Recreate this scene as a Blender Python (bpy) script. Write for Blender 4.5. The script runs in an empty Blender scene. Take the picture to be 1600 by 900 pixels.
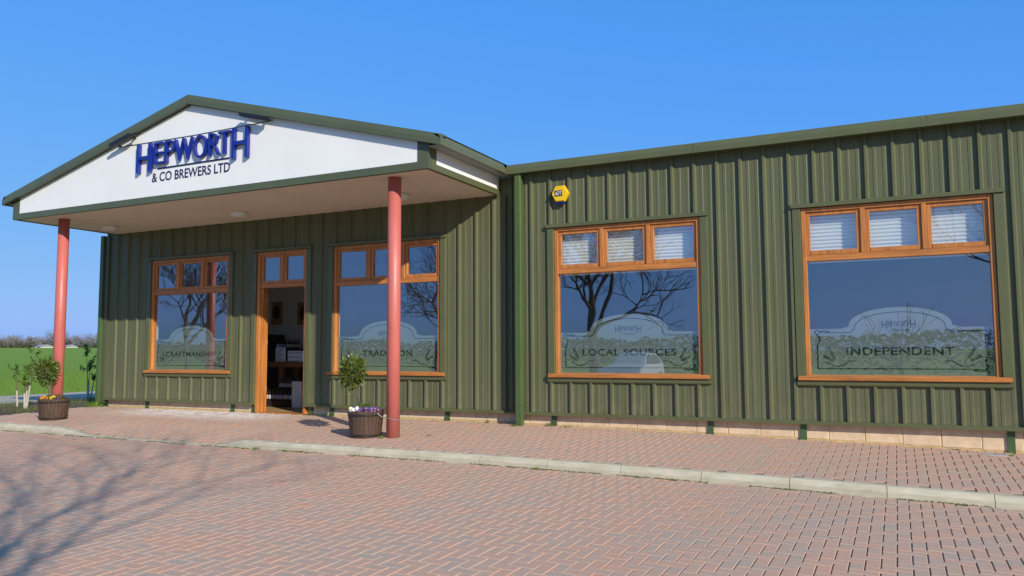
import bpy, bmesh, math, random
from mathutils import Vector, Matrix, noise
R = math.radians
sc = bpy.context.scene
col = sc.collection
# ------------------------------------------------------------------ camera
YAW, PIT, ROL, FPX = R(-26.0243), R(4.6078), R(-0.2892), 1227.65
CAM = Vector((0, -11.5693, 1.1923))
fwd = Vector((math.sin(YAW)*math.cos(PIT), math.cos(YAW)*math.cos(PIT), math.sin(PIT)))
rt = Vector((math.cos(YAW), -math.sin(YAW), 0)); up = rt.cross(fwd)
rt, up = rt*math.cos(ROL)+up*math.sin(ROL), up*math.cos(ROL)-rt*math.sin(ROL)
cd = bpy.data.cameras.new('camera'); cam = bpy.data.objects.new('camera', cd); col.objects.link(cam)
cam.matrix_world = Matrix(((rt.x, up.x, -fwd.x, CAM.x), (rt.y, up.y, -fwd.y, CAM.y), (rt.z, up.z, -fwd.z, CAM.z), (0, 0, 0, 1)))
cd.sensor_width = 36; cd.lens = FPX/1600*36; cd.clip_start = .05; cd.clip_end = 4000
sc.camera = cam
def px(p):
    d = Vector(p)-CAM; z = d.dot(fwd)
    if z < .1: return (-9e3, -9e3)
    return 800+FPX*d.dot(rt)/z, 450-FPX*d.dot(up)/z
# ------------------------------------------------------------------ light
SUN = Vector((1.518, -1.0, .841)).normalized()
EL = math.asin(SUN.z); AZ = math.atan2(SUN.x, SUN.y)
w = bpy.data.worlds.new('World'); sc.world = w; w.use_nodes = True
nt = w.node_tree; nt.nodes.clear()
sky = nt.nodes.new('ShaderNodeTexSky'); sky.sky_type = 'NISHITA'; sky.sun_disc = False
sky.sun_elevation = EL; sky.sun_rotation = AZ
sky.altitude = 0; sky.air_density = 1.0; sky.dust_density = .8; sky.ozone_density = 3.0
bg = nt.nodes.new('ShaderNodeBackground'); bg.inputs[1].default_value = .13
wo = nt.nodes.new('ShaderNodeOutputWorld')
# grade of the whole sky towards the clear saturated blue of a spring morning (one power curve per channel)
spx = nt.nodes.new('ShaderNodeSeparateColor'); cmb = nt.nodes.new('ShaderNodeCombineColor'); nt.links.new(sky.outputs[0], spx.inputs[0])
for ch, (k_, e_) in enumerate(((.382, .83), (.527, .38), (1.55, .8))):
    p1 = nt.nodes.new('ShaderNodeMath'); p1.operation = 'MULTIPLY'; p1.inputs[1].default_value = .13; nt.links.new(spx.outputs[ch], p1.inputs[0])
    p2 = nt.nodes.new('ShaderNodeMath'); p2.operation = 'POWER'; p2.inputs[1].default_value = e_; nt.links.new(p1.outputs[0], p2.inputs[0])
    p3 = nt.nodes.new('ShaderNodeMath'); p3.operation = 'MULTIPLY'; p3.inputs[1].default_value = k_/.13; nt.links.new(p2.outputs[0], p3.inputs[0])
    p4 = nt.nodes.new('ShaderNodeMath'); p4.operation = 'MINIMUM'; p4.inputs[1].default_value = (.80, .82, .92)[ch]/.13; nt.links.new(p3.outputs[0], p4.inputs[0]); nt.links.new(p4.outputs[0], cmb.inputs[ch])
nt.links.new(cmb.outputs[0], bg.inputs[0]); nt.links.new(bg.outputs[0], wo.inputs[0])
sd = bpy.data.lights.new('sun', 'SUN'); sd.energy = 5.0; sd.angle = R(.5); sd.color = (1, .92, .78)
so = bpy.data.objects.new('sun', sd); col.objects.link(so)
so.rotation_euler = SUN.to_track_quat('Z', 'Y').to_euler(); so.location = SUN*60
sc.view_settings.view_transform = 'Standard'; sc.view_settings.look = 'None'
sc.view_settings.exposure = 0.0; sc.view_settings.gamma = 1
# ------------------------------------------------------------------ materials
def nodes(name):
    m = bpy.data.materials.new(name); m.use_nodes = True
    t = m.node_tree; b = t.nodes['Principled BSDF']
    return m, t, b
def N(t, typ, **kw):
    n = t.nodes.new(typ)
    for k, v in kw.items():
        if k[0] == 'i' and k[1:].isdigit(): n.inputs[int(k[1:])].default_value = v
        else: setattr(n, k, v)
    return n
def coords(t, scale=(1, 1, 1)):
    g = N(t, 'ShaderNodeNewGeometry'); m = N(t, 'ShaderNodeMapping'); m.inputs['Scale'].default_value = scale
    t.links.new(g.outputs['Position'], m.inputs[0]); return m.outputs[0]
def noisen(t, co, scale, detail=4, rough=.6):
    n = N(t, 'ShaderNodeTexNoise'); n.inputs['Scale'].default_value = scale
    n.inputs['Detail'].default_value = detail; n.inputs['Roughness'].default_value = rough
    t.links.new(co, n.inputs['Vector']); return n.outputs[0]
def ramp(t, fac, pts):
    r = N(t, 'ShaderNodeValToRGB'); e = r.color_ramp.elements
    e[0].position, e[0].color = pts[0][0], (*pts[0][1], 1)
    e[1].position, e[1].color = pts[-1][0], (*pts[-1][1], 1)
    for p, c in pts[1:-1]:
        q = e.new(p); q.color = (*c, 1)
    t.links.new(fac, r.inputs[0]); return r.outputs[0]
def mix(t, fac, a, b, mode='MIX'):
    m = N(t, 'ShaderNodeMix', data_type='RGBA', blend_type=mode)
    for s, v in ((m.inputs[0], fac), (m.inputs[6], a), (m.inputs[7], b)):
        if isinstance(v, (int, float)): s.default_value = v
        elif isinstance(v, tuple): s.default_value = (*v, 1) if len(v) == 3 else v
        else: t.links.new(v, s)
    return m.outputs[2]
def math_(t, op, a, b=None, clamp=False):
    m = N(t, 'ShaderNodeMath', operation=op); m.use_clamp = clamp
    for i, v in enumerate((a, b)):
        if v is None: continue
        if isinstance(v, (int, float)): m.inputs[i].default_value = v
        else: t.links.new(v, m.inputs[i])
    return m.outputs[0]
def bump(t, b, h, s=.3, d=.01):
    n = N(t, 'ShaderNodeBump'); n.inputs['Strength'].default_value = s; n.inputs['Distance'].default_value = d
    t.links.new(h, n.inputs['Height']); t.links.new(n.outputs[0], b.inputs['Normal'])
def scl(c, f): return tuple(x*f for x in c)
def mat(name, c, rough=.6, var=.15, scale=3., stretch=(1, 1, 1), metal=0., bs=0., bd=.004, bscale=None, c2=None, spec=.5):
    m, t, b = nodes(name)
    co = coords(t, stretch); n = noisen(t, co, scale)
    lo = c2 if c2 else scl(c, 1-var); hi = scl(c, 1+var)
    t.links.new(ramp(t, n, [(.3, lo), (.7, hi)]), b.inputs['Base Color'])
    b.inputs['Roughness'].default_value = rough; b.inputs['Metallic'].default_value = metal
    b.inputs['Specular IOR Level'].default_value = spec
    if bs: bump(t, b, noisen(t, co, bscale or scale*6, 5), bs, bd)
    return m
def island_mat(name, cols, rough=.6, spec=.3, trans=0.):
    m, t, b = nodes(name)
    g = N(t, 'ShaderNodeNewGeometry'); oi = N(t, 'ShaderNodeObjectInfo')
    f = math_(t, 'FRACT', math_(t, 'ADD', g.outputs['Random Per Island'], oi.outputs['Random']))
    k = len(cols)
    t.links.new(ramp(t, f, [(i/(k-1), c) for i, c in enumerate(cols)]), b.inputs['Base Color'])
    b.inputs['Roughness'].default_value = rough; b.inputs['Specular IOR Level'].default_value = spec
    if trans:
        d = N(t, 'ShaderNodeBsdfTranslucent'); ms = N(t, 'ShaderNodeMixShader'); ms.inputs[0].default_value = trans
        t.links.new(ramp(t, f, [(i/(k-1), scl(c, 1.3)) for i, c in enumerate(cols)]), d.inputs[0])
        t.links.new(b.outputs[0], ms.inputs[1]); t.links.new(d.outputs[0], ms.inputs[2])
        t.links.new(ms.outputs[0], t.nodes['Material Output'].inputs[0])
    return m
def clad_mat(name, c):
    m, t, b = nodes(name)
    co = coords(t, (2.2, 2.2, .25)); n = noisen(t, co, 2.5, 5)
    c1 = ramp(t, n, [(.3, scl(c, .88)), (.7, scl(c, 1.1))])
    oi = N(t, 'ShaderNodeObjectInfo')
    c1 = mix(t, math_(t, 'MULTIPLY', oi.outputs['Random'], .18), c1, (c[0]*1.2, c[1]*1.18, c[2]*1.4))
    d = noisen(t, coords(t), 14, 6, .7)
    c2 = mix(t, math_(t, 'MULTIPLY', math_(t, 'SUBTRACT', d, .5, True), .25), c1, (.2, .19, .13))
    g = N(t, 'ShaderNodeNewGeometry'); sp = N(t, 'ShaderNodeSeparateXYZ'); t.links.new(g.outputs['Position'], sp.inputs[0])
    mr = N(t, 'ShaderNodeMapRange', interpolation_type='SMOOTHSTEP'); mr.inputs[1].default_value = .75; mr.inputs[2].default_value = .2; t.links.new(sp.outputs[2], mr.inputs[0])
    sl = noisen(t, coords(t, (1.5, 1.5, 1)), 3.5, 6, .7)
    spl = math_(t, 'MULTIPLY', mr.outputs[0], math_(t, 'MULTIPLY', math_(t, 'SUBTRACT', sl, .42, True), 1.2), True)
    c2 = mix(t, spl, c2, (.25, .20, .13))                 # mud splashed up from the paving
    stv = noisen(t, coords(t, (9, 9, .12)), 1.6, 4, .6)
    c2 = mix(t, math_(t, 'MULTIPLY', math_(t, 'SUBTRACT', stv, .55, True), .4), c2, (.19, .19, .12))   # rain streaks
    t.links.new(c2, b.inputs['Base Color'])
    t.links.new(math_(t, 'ADD', math_(t, 'MULTIPLY', n, .2), .34), b.inputs['Roughness'])
    b.inputs['Specular IOR Level'].default_value = .32
    bump(t, b, noisen(t, coords(t, (1, 1, .5)), 6, 3), .05, .01)
    return m
def wood(name, st, c=(.475, .178, .040)):
    m, t, b = nodes(name)
    co = coords(t, st); n = noisen(t, co, 5, 6, .65); n2 = noisen(t, co, 22, 4)
    a = ramp(t, n, [(.3, scl(c, .5)), (.5, c), (.72, scl(c, 1.4))])
    t.links.new(mix(t, .38, a, ramp(t, n2, [(.35, scl(c, .5)), (.65, scl(c, 1.3))])), b.inputs['Base Color'])
    b.inputs['Roughness'].default_value = .42; bump(t, b, n2, .12, .004)
    return m
def paver_mat(name, base=False):
    m, t, b = nodes(name)
    g = N(t, 'ShaderNodeNewGeometry'); oi = N(t, 'ShaderNodeObjectInfo')
    f = math_(t, 'FRACT', math_(t, 'ADD', g.outputs['Random Per Island'], oi.outputs['Random']))
    co = coords(t, (2.2, 5.5, 4)); n = noisen(t, co, 2.4, 5, .6); n3 = noisen(t, coords(t), 160, 2, .7)
    big = noisen(t, coords(t), .55, 3, .55)
    v = math_(t, 'ADD', math_(t, 'MULTIPLY', math_(t, 'SUBTRACT', n, .5), 1.5), math_(t, 'ADD', math_(t, 'MULTIPLY', f, .40), math_(t, 'ADD', math_(t, 'MULTIPLY', math_(t, 'SUBTRACT', big, .5), .6), .20)))
    c = ramp(t, v, [(.0, (.44, .345, .27)), (.25, (.50, .345, .25)), (.5, (.565, .34, .235)), (.75, (.61, .33, .215)), (1, (.68, .34, .21))])
    c = mix(t, .18, c, ramp(t, n3, [(.35, (.20, .15, .135)), (.65, (.62, .48, .40))]))
    # salt bloom along the foot of the shop wall
    sp = N(t, 'ShaderNodeSeparateXYZ'); t.links.new(g.outputs['Position'], sp.inputs[0])
    def band(o, a, b_, c_, d_):
        r1 = N(t, 'ShaderNodeMapRange', interpolation_type='SMOOTHSTEP'); r1.inputs[1].default_value = a; r1.inputs[2].default_value = b_
        r2 = N(t, 'ShaderNodeMapRange', interpolation_type='SMOOTHSTEP'); r2.inputs[1].default_value = d_; r2.inputs[2].default_value = c_
        t.links.new(o, r1.inputs[0]); t.links.new(o, r2.inputs[0]); return math_(t, 'MULTIPLY', r1.outputs[0], r2.outputs[0])
    msk = math_(t, 'MULTIPLY', band(sp.outputs[0], -15, -13.2, -11.2, -9.6), band(sp.outputs[1], -1.35, -.3, .2, .5))
    bl = math_(t, 'MULTIPLY', msk, ramp(t, noisen(t, coords(t, (1, 2.5, 1)), 3.2, 8, .75), [(.38, (0, 0, 0)), (.54, (1, 1, 1))]))
    c = mix(t, bl, c, (.74, .70, .66))
    t.links.new(c, b.inputs['Base Color']); b.inputs['Roughness'].default_value = .85; b.inputs['Specular IOR Level'].default_value = .25
    bump(t, b, n3, .35, .004)
    return m
M = {}
M['clad'] = clad_mat('olive_steel', (.109, .117, .058))
M['trim'] = mat('olive_trim', (.100, .109, .046), .4, .08, 2, (1, 1, 1), bs=.03)
M['rake'] = mat('green_trim', (.082, .098, .050), .42, .08, 2, bs=.03)
M['pipe'] = mat('green_pipe', (.068, .115, .036), .35, .08, 3)
M['stub'] = mat('green_post', (.05, .10, .035), .5, .15, 6)
M['dark'] = mat('dark_metal', (.012, .012, .013), .4, .2, 6)
M['white'] = mat('white_panel', (.80, .80, .79), .45, .03, 1.2)
M['soffit'] = mat('soffit_board', (.72, .61, .50), .7, .05, 1.5)
M['soffit2'] = mat('grey_soffit', (.32, .32, .31), .6, .05, 1.5)
M['roof'] = mat('roof_sheet', (.10, .105, .10), .5, .1, 2)
M['wv'] = wood('stained_timber_upright', (3, 3, .22)); M['wh'] = wood('stained_timber_level', (.22, 3, 3))
M['blue'] = mat('blue_paint', (.009, .022, .23), .3, .1, 4); M['navy'] = mat('navy_paint', (.012, .014, .075), .45, .1, 4)
def column_mat(c):
    m, t, b = nodes('pink_red_paint')
    n = noisen(t, coords(t, (1, 1, .35)), 3, 5, .65); sc1 = noisen(t, coords(t, (3, 3, .6)), 9, 6, .75)
    g = N(t, 'ShaderNodeNewGeometry'); sp = N(t, 'ShaderNodeSeparateXYZ'); t.links.new(g.outputs['Position'], sp.inputs[0])
    mr = N(t, 'ShaderNodeMapRange', interpolation_type='SMOOTHSTEP'); mr.inputs[1].default_value = .38; mr.inputs[2].default_value = -.05; t.links.new(sp.outputs[2], mr.inputs[0])
    a = ramp(t, n, [(.3, scl(c, .88)), (.7, scl(c, 1.08))])
    a = mix(t, math_(t, 'MULTIPLY', math_(t, 'SUBTRACT', sc1, .60, True), 3.0, True), a, (.55, .33, .27))        # chalky scuffs
    a = mix(t, math_(t, 'MULTIPLY', mr.outputs[0], math_(t, 'MULTIPLY', math_(t, 'SUBTRACT', sc1, .4, True), 2.4), True), a, (.20, .13, .09))   # mud splash at the foot
    t.links.new(a, b.inputs['Base Color']); t.links.new(math_(t, 'ADD', math_(t, 'MULTIPLY', sc1, .35), .25), b.inputs['Roughness'])
    bump(t, b, n, .05, .01); return m
M['red'] = column_mat((.52, .135, .112))
M['paver'] = paver_mat('paver_clay')
M['sand'] = mat('joint_sand', (.28, .215, .16), .95, .4, 9, bs=.3, c2=(.17, .15, .09))
M['kerb'] = mat('kerb_concrete', (.50, .455, .34), .85, .12, 4, (1, 1.5, 4), bs=.25, c2=(.40, .365, .26))
M['block'] = mat('buff_block', (.66, .50, .33), .9, .16, 7, bs=.4, bd=.006)
M['mortar'] = mat('mortar', (.55, .40, .18), .95, .2, 12, bs=.3)
M['lane'] = mat('lane_concrete', (.42, .36, .27), .9, .12, 1.5, bs=.2)
M['soil'] = mat('soil', (.085, .055, .035), .95, .5, 9, bs=.7, bd=.03)
M['bark'] = mat('bark', (.10, .08, .06), .9, .3, 8, (1, 1, .3), bs=.5)
M['twig'] = mat('twig', (.085, .065, .055), .9, .3, 3)
M['fartree'] = island_mat('far_twigs', [(.14, .12, .11), (.19, .165, .145), (.17, .175, .125), (.24, .21, .185)], .95, .1)  # far trees lightened; distance haze is put into their colour
M['farhedge'] = island_mat('far_hedge', [(.05, .06, .03), (.09, .085, .05), (.12, .10, .07)], .95, .1)
M['leaf'] = island_mat('bay_leaf', [(.06, .10, .016), (.11, .155, .025), (.08, .12, .02), (.19, .24, .045)], .4, .5, .2)
M['leaf2'] = island_mat('fresh_leaf', [(.08, .15, .02), (.14, .22, .03), (.10, .17, .03)], .5, .4, .3)
M['grass'] = island_mat('grass_blade', [(.11, .19, .02), (.15, .25, .03), (.13, .21, .025), (.20, .29, .045)], .6, .3, .25)
M['dry'] = island_mat('dry_grass', [(.22, .20, .07), (.12, .17, .04), (.30, .25, .12)], .8, .2, .2)
M['carpaint'] = mat('silver_car_paint', (.62, .64, .66), .25, .03, 2); M['taillight'] = mat('tail_light_red', (.45, .01, .01), .2, .1, 4)
M['litter'] = island_mat('dry_litter', [(.10, .06, .03), (.30, .22, .13), (.45, .40, .30)], .9, .1)
M['moss'] = island_mat('moss', [(.10, .11, .03), (.15, .14, .05), (.07, .09, .02)], .95, .1)
M['guard'] = mat('pale_guard', (.44, .40, .33), .7, .15, 20)
M['stave'] = mat('barrel_oak', (.075, .042, .026), .7, .5, 6, (8, 8, .8), bs=.5, bd=.006)
M['hoop'] = mat('black_hoop', (.018, .014, .012), .5, .3, 20)
M['yellow'] = mat('yellow_plastic', (.80, .50, .008), .35, .04, 4); M['lens'] = mat('blue_lens', (.004, .02, .13), .2, .2, 4)
M['whitep'] = mat('white_plastic', (.75, .74, .71), .4, .03, 4)
M['plaster'] = mat('plaster', (.50, .50, .50), .8, .05, 1); M['dkplaster'] = mat('dim_plaster', (.62, .61, .60), .8, .06, 1)
M['floor'] = mat('shop_floor', (.42, .26, .12), .6, .15, 4, (.4, 3, 1)); M['carpet'] = mat('office_carpet', (.16, .16, .17), .95, .2, 20)
M['slat'] = mat('blind_slat', (.82, .82, .80), .5, .02, 4)
M['card'] = mat('white_card', (.72, .74, .78), .6, .03, 4); M['black'] = mat('shop_black', (.02, .02, .022), .5, .2, 6)
M['counter'] = wood('counter_timber', (.3, 3, 3), (.20, .10, .035))
M['poster'] = mat('poster_board', (.30, .17, .09), .7, .1, 8)
M['print'] = mat('cutout_dark', (.02, .026, .028), .15, .1, 9); M['ink'] = mat('grey_ink', (.10, .10, .14), .6, .1, 9)  # film cut-outs are clear glass; the dark interior behind is put into their colour
M['bottle'] = island_mat('bottle_glass', [(.02, .010, .004), (.05, .022, .008), (.012, .014, .010)], .15, .6)
M['label'] = island_mat('bottle_label', [(.6, .58, .5), (.5, .25, .08), (.25, .35, .6), (.7, .7, .68)], .6, .3)
M['chain'] = mat('galvanised_chain', (.42, .38, .36), .4, .2, 30, metal=.5)
M['grate'] = mat('drain_cover', (.42, .42, .40), .6, .15, 30)
M['screw'] = mat('screw_cap', (.19, .19, .135), .35, .1, 9)
def glass():
    m, t, b = nodes('window_glass'); t.nodes.remove(b)
    tr = N(t, 'ShaderNodeBsdfTransparent'); tr.inputs[0].default_value = (.96, .98, .97, 1)
    gl = N(t, 'ShaderNodeBsdfGlossy'); gl.inputs['Roughness'].default_value = 0; gl.inputs[0].default_value = (.93, .95, 1, 1)
    g = N(t, 'ShaderNodeNewGeometry'); dp = N(t, 'ShaderNodeVectorMath', operation='DOT_PRODUCT')
    t.links.new(g.outputs['Incoming'], dp.inputs[0]); t.links.new(g.outputs['Normal'], dp.inputs[1])
    ab = math_(t, 'ABSOLUTE', dp.outputs['Value']); f5 = math_(t, 'POWER', math_(t, 'SUBTRACT', 1, ab, True), 5)
    fac = math_(t, 'ADD', math_(t, 'MULTIPLY', f5, .85), .15)     # coated double glazing: reflectance at one face
    bp = N(t, 'ShaderNodeBump'); bp.inputs['Strength'].default_value = .12; bp.inputs['Distance'].default_value = .01
    t.links.new(noisen(t, coords(t), 1.6, 1), bp.inputs['Height']); t.links.new(bp.outputs[0], gl.inputs['Normal'])
    ms = N(t, 'ShaderNodeMixShader')
    for a, i in ((fac, 0), (tr.outputs[0], 1), (gl.outputs[0], 2)): t.links.new(a, ms.inputs[i])
    t.links.new(ms.outputs[0], t.nodes['Material Output'].inputs[0]); return m
M['glass'] = glass()
def film():
    m, t, b = nodes('etched_film')
    b.inputs['Base Color'].default_value = (.215, .255, .232, 1); b.inputs['Roughness'].default_value = .6
    tr = N(t, 'ShaderNodeBsdfTransparent'); ms = N(t, 'ShaderNodeMixShader'); ms.inputs[0].default_value = .86
    t.links.new(tr.outputs[0], ms.inputs[1]); t.links.new(b.outputs[0], ms.inputs[2])
    t.links.new(ms.outputs[0], t.nodes['Material Output'].inputs[0]); return m
M['film'] = film()
def ground_mat():
    m, t, b = nodes('field_grass')
    co = coords(t); n = noisen(t, coords(t, (.3, 1, 1)), .12, 6, .65); n2 = noisen(t, co, 5, 6, .75)
    a = ramp(t, n, [(.3, (.17, .27, .036)), (.7, (.24, .35, .058))])
    c = mix(t, .45, a, ramp(t, n2, [(.3, (.10, .18, .02)), (.7, (.22, .34, .05))]))
    t.links.new(c, b.inputs['Base Color']); b.inputs['Roughness'].default_value = .9; b.inputs['Specular IOR Level'].default_value = .1
    bump(t, b, n2, .8, .08); return m
M['field'] = ground_mat()
PANSY = {k: mat('petal_'+k, c, .6, .2, 30) for k, c in dict(purple=(.14, .03, .30), violet=(.05, .02, .16), white=(.78, .77, .74), yellow=(.80, .55, .02), orange=(.70, .22, .02)).items()}
# ------------------------------------------------------------------ mesh helpers
W = {}
class MB:
    def __init__(s): s.v = []; s.f = []
    def face(s, *pts):
        i = len(s.v); s.v += [tuple(p) for p in pts]; s.f.append(tuple(range(i, i+len(pts)))); return s
    def box(s, x0, x1, y0, y1, z0, z1):
        i = len(s.v)
        s.v += [(x, y, z) for z in (z0, z1) for y in (y0, y1) for x in (x0, x1)]
        for q in ((0, 2, 3, 1), (4, 5, 7, 6), (0, 1, 5, 4), (1, 3, 7, 5), (3, 2, 6, 7), (2, 0, 4, 6)): s.f.append(tuple(i+k for k in q))
        return s
    def bbox(s, x0, x1, y0, y1, z0, z1, b=.004):      # box with bevelled front edges (towards -y)
        i = len(s.v)
        s.v += [(x0, y1, z0), (x1, y1, z0), (x1, y1, z1), (x0, y1, z1), (x0, y0+b, z0), (x1, y0+b, z0), (x1, y0+b, z1), (x0, y0+b, z1),
                (x0+b, y0, z0+b), (x1-b, y0, z0+b), (x1-b, y0, z1-b), (x0+b, y0, z1-b)]
        for q in ((3, 2, 1, 0), (0, 1, 5, 4), (1, 2, 6, 5), (2, 3, 7, 6), (3, 0, 4, 7), (4, 5, 9, 8), (5, 6, 10, 9), (6, 7, 11, 10), (7, 4, 8, 11), (8, 9, 10, 11)): s.f.append(tuple(i+k for k in q))
        return s
    def prism(s, poly, fn, a, b):                     # poly 2-D, fn(u,v,t)->3-D
        n = len(poly); i = len(s.v)
        s.v += [fn(u, v, a) for u, v in poly]+[fn(u, v, b) for u, v in poly]
        s.f.append(tuple(range(i, i+n))); s.f.append(tuple(range(i+2*n-1, i+n-1, -1)))
        for k in range(n): s.f.append((i+k, i+n+k, i+n+(k+1) % n, i+(k+1) % n))
        return s
    def tube(s, pts, r, n=6, cap=True):
        pts = [Vector(p) for p in pts]; rs = r if isinstance(r, (list, tuple)) else [r]*len(pts)
        i = len(s.v); pv = None
        for k, p in enumerate(pts):
            d = (pts[min(k+1, len(pts)-1)]-pts[max(k-1, 0)]).normalized()
            a = pv if pv is not None else (Vector((1, 0, 0)) if abs(d.x) < .8 else Vector((0, 1, 0)))
            a = (a-d*a.dot(d)).normalized(); pv = a; b = d.cross(a)
            for j in range(n):
                t = 2*math.pi*j/n; s.v.append(tuple(p+(a*math.cos(t)+b*math.sin(t))*rs[k]))
        for k in range(len(pts)-1):
            for j in range(n):
                s.f.append((i+k*n+j, i+k*n+(j+1) % n, i+(k+1)*n+(j+1) % n, i+(k+1)*n+j))
        if cap: s.f.append(tuple(i+j for j in reversed(range(n)))); s.f.append(tuple(i+(len(pts)-1)*n+j for j in range(n)))
        return s
    def lathe(s, c, prof, n=24, arc=None):
        i = len(s.v)
        for r, z in prof:
            for j in range(n):
                t = 2*math.pi*j/n; s.v.append((c[0]+r*math.cos(t), c[1]+r*math.sin(t), c[2]+z))
        for k in range(len(prof)-1):
            for j in range(n): s.f.append((i+k*n+j, i+k*n+(j+1) % n, i+(k+1)*n+(j+1) % n, i+(k+1)*n+j))
        s.f.append(tuple(i+j for j in reversed(range(n)))); s.f.append(tuple(i+(len(prof)-1)*n+j for j in range(n)))
        return s
def link(o, parent):
    col.objects.link(o)
    if parent is not None: o.parent = parent
def obj(name, mb, m, parent=None, smooth=False, label=None, cat=None, group=None, kind=None, origin=None):
    vs = mb.v
    if origin is None:
        xs = [v[0] for v in vs]; ys = [v[1] for v in vs]; zs = [v[2] for v in vs]
        origin = Vector(((min(xs)+max(xs))/2, (min(ys)+max(ys))/2, min(zs)))
    origin = Vector(origin)
    me = bpy.data.meshes.new(name)
    me.from_pydata([(v[0]-origin.x, v[1]-origin.y, v[2]-origin.z) for v in vs], [], mb.f); me.update()
    if m: me.materials.append(m)
    if smooth: me.polygons.foreach_set('use_smooth', [True]*len(me.polygons))
    o = bpy.data.objects.new(name, me); link(o, parent)
    o.location = origin-(W[parent] if parent else Vector((0, 0, 0))); W[o] = origin
    props(o, label, cat, group, kind); return o
def props(o, label=None, cat=None, group=None, kind=None):
    for k, v in (('label', label), ('category', cat), ('group', group), ('kind', kind)):
        if v: o[k] = v
def empty(name, loc, label=None, cat=None, group=None, kind=None):
    o = bpy.data.objects.new(name, None); col.objects.link(o); o.location = loc; o.empty_display_size = .1
    W[o] = Vector(loc); props(o, label, cat, group, kind); return o
def inst(src, parent, loc, rot=(0, 0, 0), name=None):
    o = src.copy(); col.objects.link(o); o.parent = parent
    o.location = Vector(loc)-(W[parent] if parent else Vector((0, 0, 0))); o.rotation_euler = rot; W[o] = Vector(loc)
    return o
_dg = None
def text_mb(body, mapf, size=1., width=None, height=None, offset=0., depth=0., shear=0, spacing=1.):
    """default-font text as mesh; mapf(u,v,w) maps the plane of the letters into the scene"""
    c = bpy.data.curves.new('t', 'FONT'); c.body = body; c.size = size; c.align_x = 'LEFT'; c.offset = offset; c.extrude = depth; c.space_character = spacing
    c.resolution_u = 4; c.fill_mode = 'BOTH'; c.shear = shear
    o = bpy.data.objects.new('t', c); col.objects.link(o)
    dg = bpy.context.evaluated_depsgraph_get(); dg.update()
    me = bpy.data.meshes.new_from_object(o.evaluated_get(dg))
    vs = [v.co.copy() for v in me.vertices]; fs = [tuple(p.vertices) for p in me.polygons]
    bpy.data.objects.remove(o); bpy.data.curves.remove(c); bpy.data.meshes.remove(me)
    x0 = min(v.x for v in vs); x1 = max(v.x for v in vs); y0 = min(v.y for v in vs); y1 = max(v.y for v in vs)
    sx = width/(x1-x0) if width else 1; sy = height/(y1-y0) if height else sx
    mb = MB(); mb.v = [tuple(mapf((v.x-x0)*sx, (v.y-y0)*sy, v.z)) for v in vs]; mb.f = fs
    return mb
# ------------------------------------------------------------------ heights
YL = .12                                              # the shop wall stands back this much from the office wall
def q2(x): return max(0, min(x, 6)+7.5)**2
def zk_raw(x): return -.10-.00134*q2(x)+.008*max(0, min(-9-x, 8))
def ss(a, b, x):
    t = max(0, min(1, (x-a)/(b-a))); return t*t*(3-2*t)
def zroad_edge(x): return -.10-.00134*q2(x)+.006*max(0, min(-9-x, 8))-.112
def zk(x):                                            # top of the kerb, dropped in front of the door
    f = ss(-13.1, -12.0, x)*(1-ss(-9.35, -8.75, x)) if x < -8.5 else 0
    return zk_raw(x)*(1-f)+(zroad_edge(x)+.010)*f
def zw(x): return .018-.0015*q2(x)+.003*max(0, min(-9-x, 8))
def zpav(x, y):
    t = max(0, min(1, -y/2.63)); f = t
    return zw(x)*(1-f)+(zk_raw(x) if t < .55 else zk_raw(x)+(zk(x)-zk_raw(x))*((t-.55)/.45))*f
def zroad(x, y): return zroad_edge(x)-.007*(-2.76-y)
# ------------------------------------------------------------------ setting
def terrain():
    mb = MB(); rings = [0, 6, 10, 14, 18, 21, 25, 30, 38, 50, 70, 100, 150, 220, 300, 380, 440, 500, 800, 1500, 3000]; n = 72
    for r in rings:
        for j in range(n):
            a = 2*math.pi*j/n; x, y = r*math.cos(a), r*math.sin(a)
            rise = .0102*max(0, min(r, 440)-30)*ss(.1, .6, -math.cos(a)+.35*math.sin(a)+.05)
            z = -.60 if r < 18.5 else -.13+rise
            if x > -17 and r < 60: z = min(z, -.60+rise)
            mb.v.append((x, y, z))
    for k in range(len(rings)-1):
        for j in range(n): mb.f.append((k*n+j, (k+1)*n+j, (k+1)*n+(j+1) % n, k*n+(j+1) % n))
    obj('field', mb, M['field'], smooth=True, kind='structure', label='flat green field reaching to the far trees', origin=(0, 0, 0))
terrain()
def sheet(name, xs, ys, zf, m, **kw):
    mb = MB()
    for x in xs:
        for y in ys: mb.v.append((x, y, zf(x, y)))
    b = len(ys)
    for i in range(len(xs)-1):
        for j in range(b-1): mb.f.append((i*b+j, (i+1)*b+j, (i+1)*b+j+1, i*b+j+1))
    return obj(name, mb, m, **kw)
def fr(a, b, n): return [a+(b-a)*i/n for i in range(n+1)]
road = sheet('road', fr(-32, 24, 112), [-2.70, -2.76]+fr(-4, -40, 18), lambda x, y: zroad(x, y)-.011, M['sand'], kind='structure', label='red block-paved car park with grey bricks mixed in')
pavement = sheet('pavement', fr(-16.0, 9, 100), fr(-2.66, .34, 12), lambda x, y: zpav(x, min(y, 0))-.011, M['sand'], kind='structure', label='red block-paved footway along the shop front')
def paver_shape(w, h, gx, gy, ch=.0035, dp=.02):
    a, b = w/2-gx, h/2-gy; v = []
    for z, i in ((0, ch), (-ch, 0), (-dp, 0)):
        v += [(-a+i, -b+i, z), (a-i, -b+i, z), (a-i, b-i, z), (-a+i, b-i, z)]
    f = [(0, 1, 2, 3)]
    for k in (0, 4):
        for j in range(4): f.append((k+j, k+4+j, k+4+(j+1) % 4, k+(j+1) % 4))
    return v, f
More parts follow.
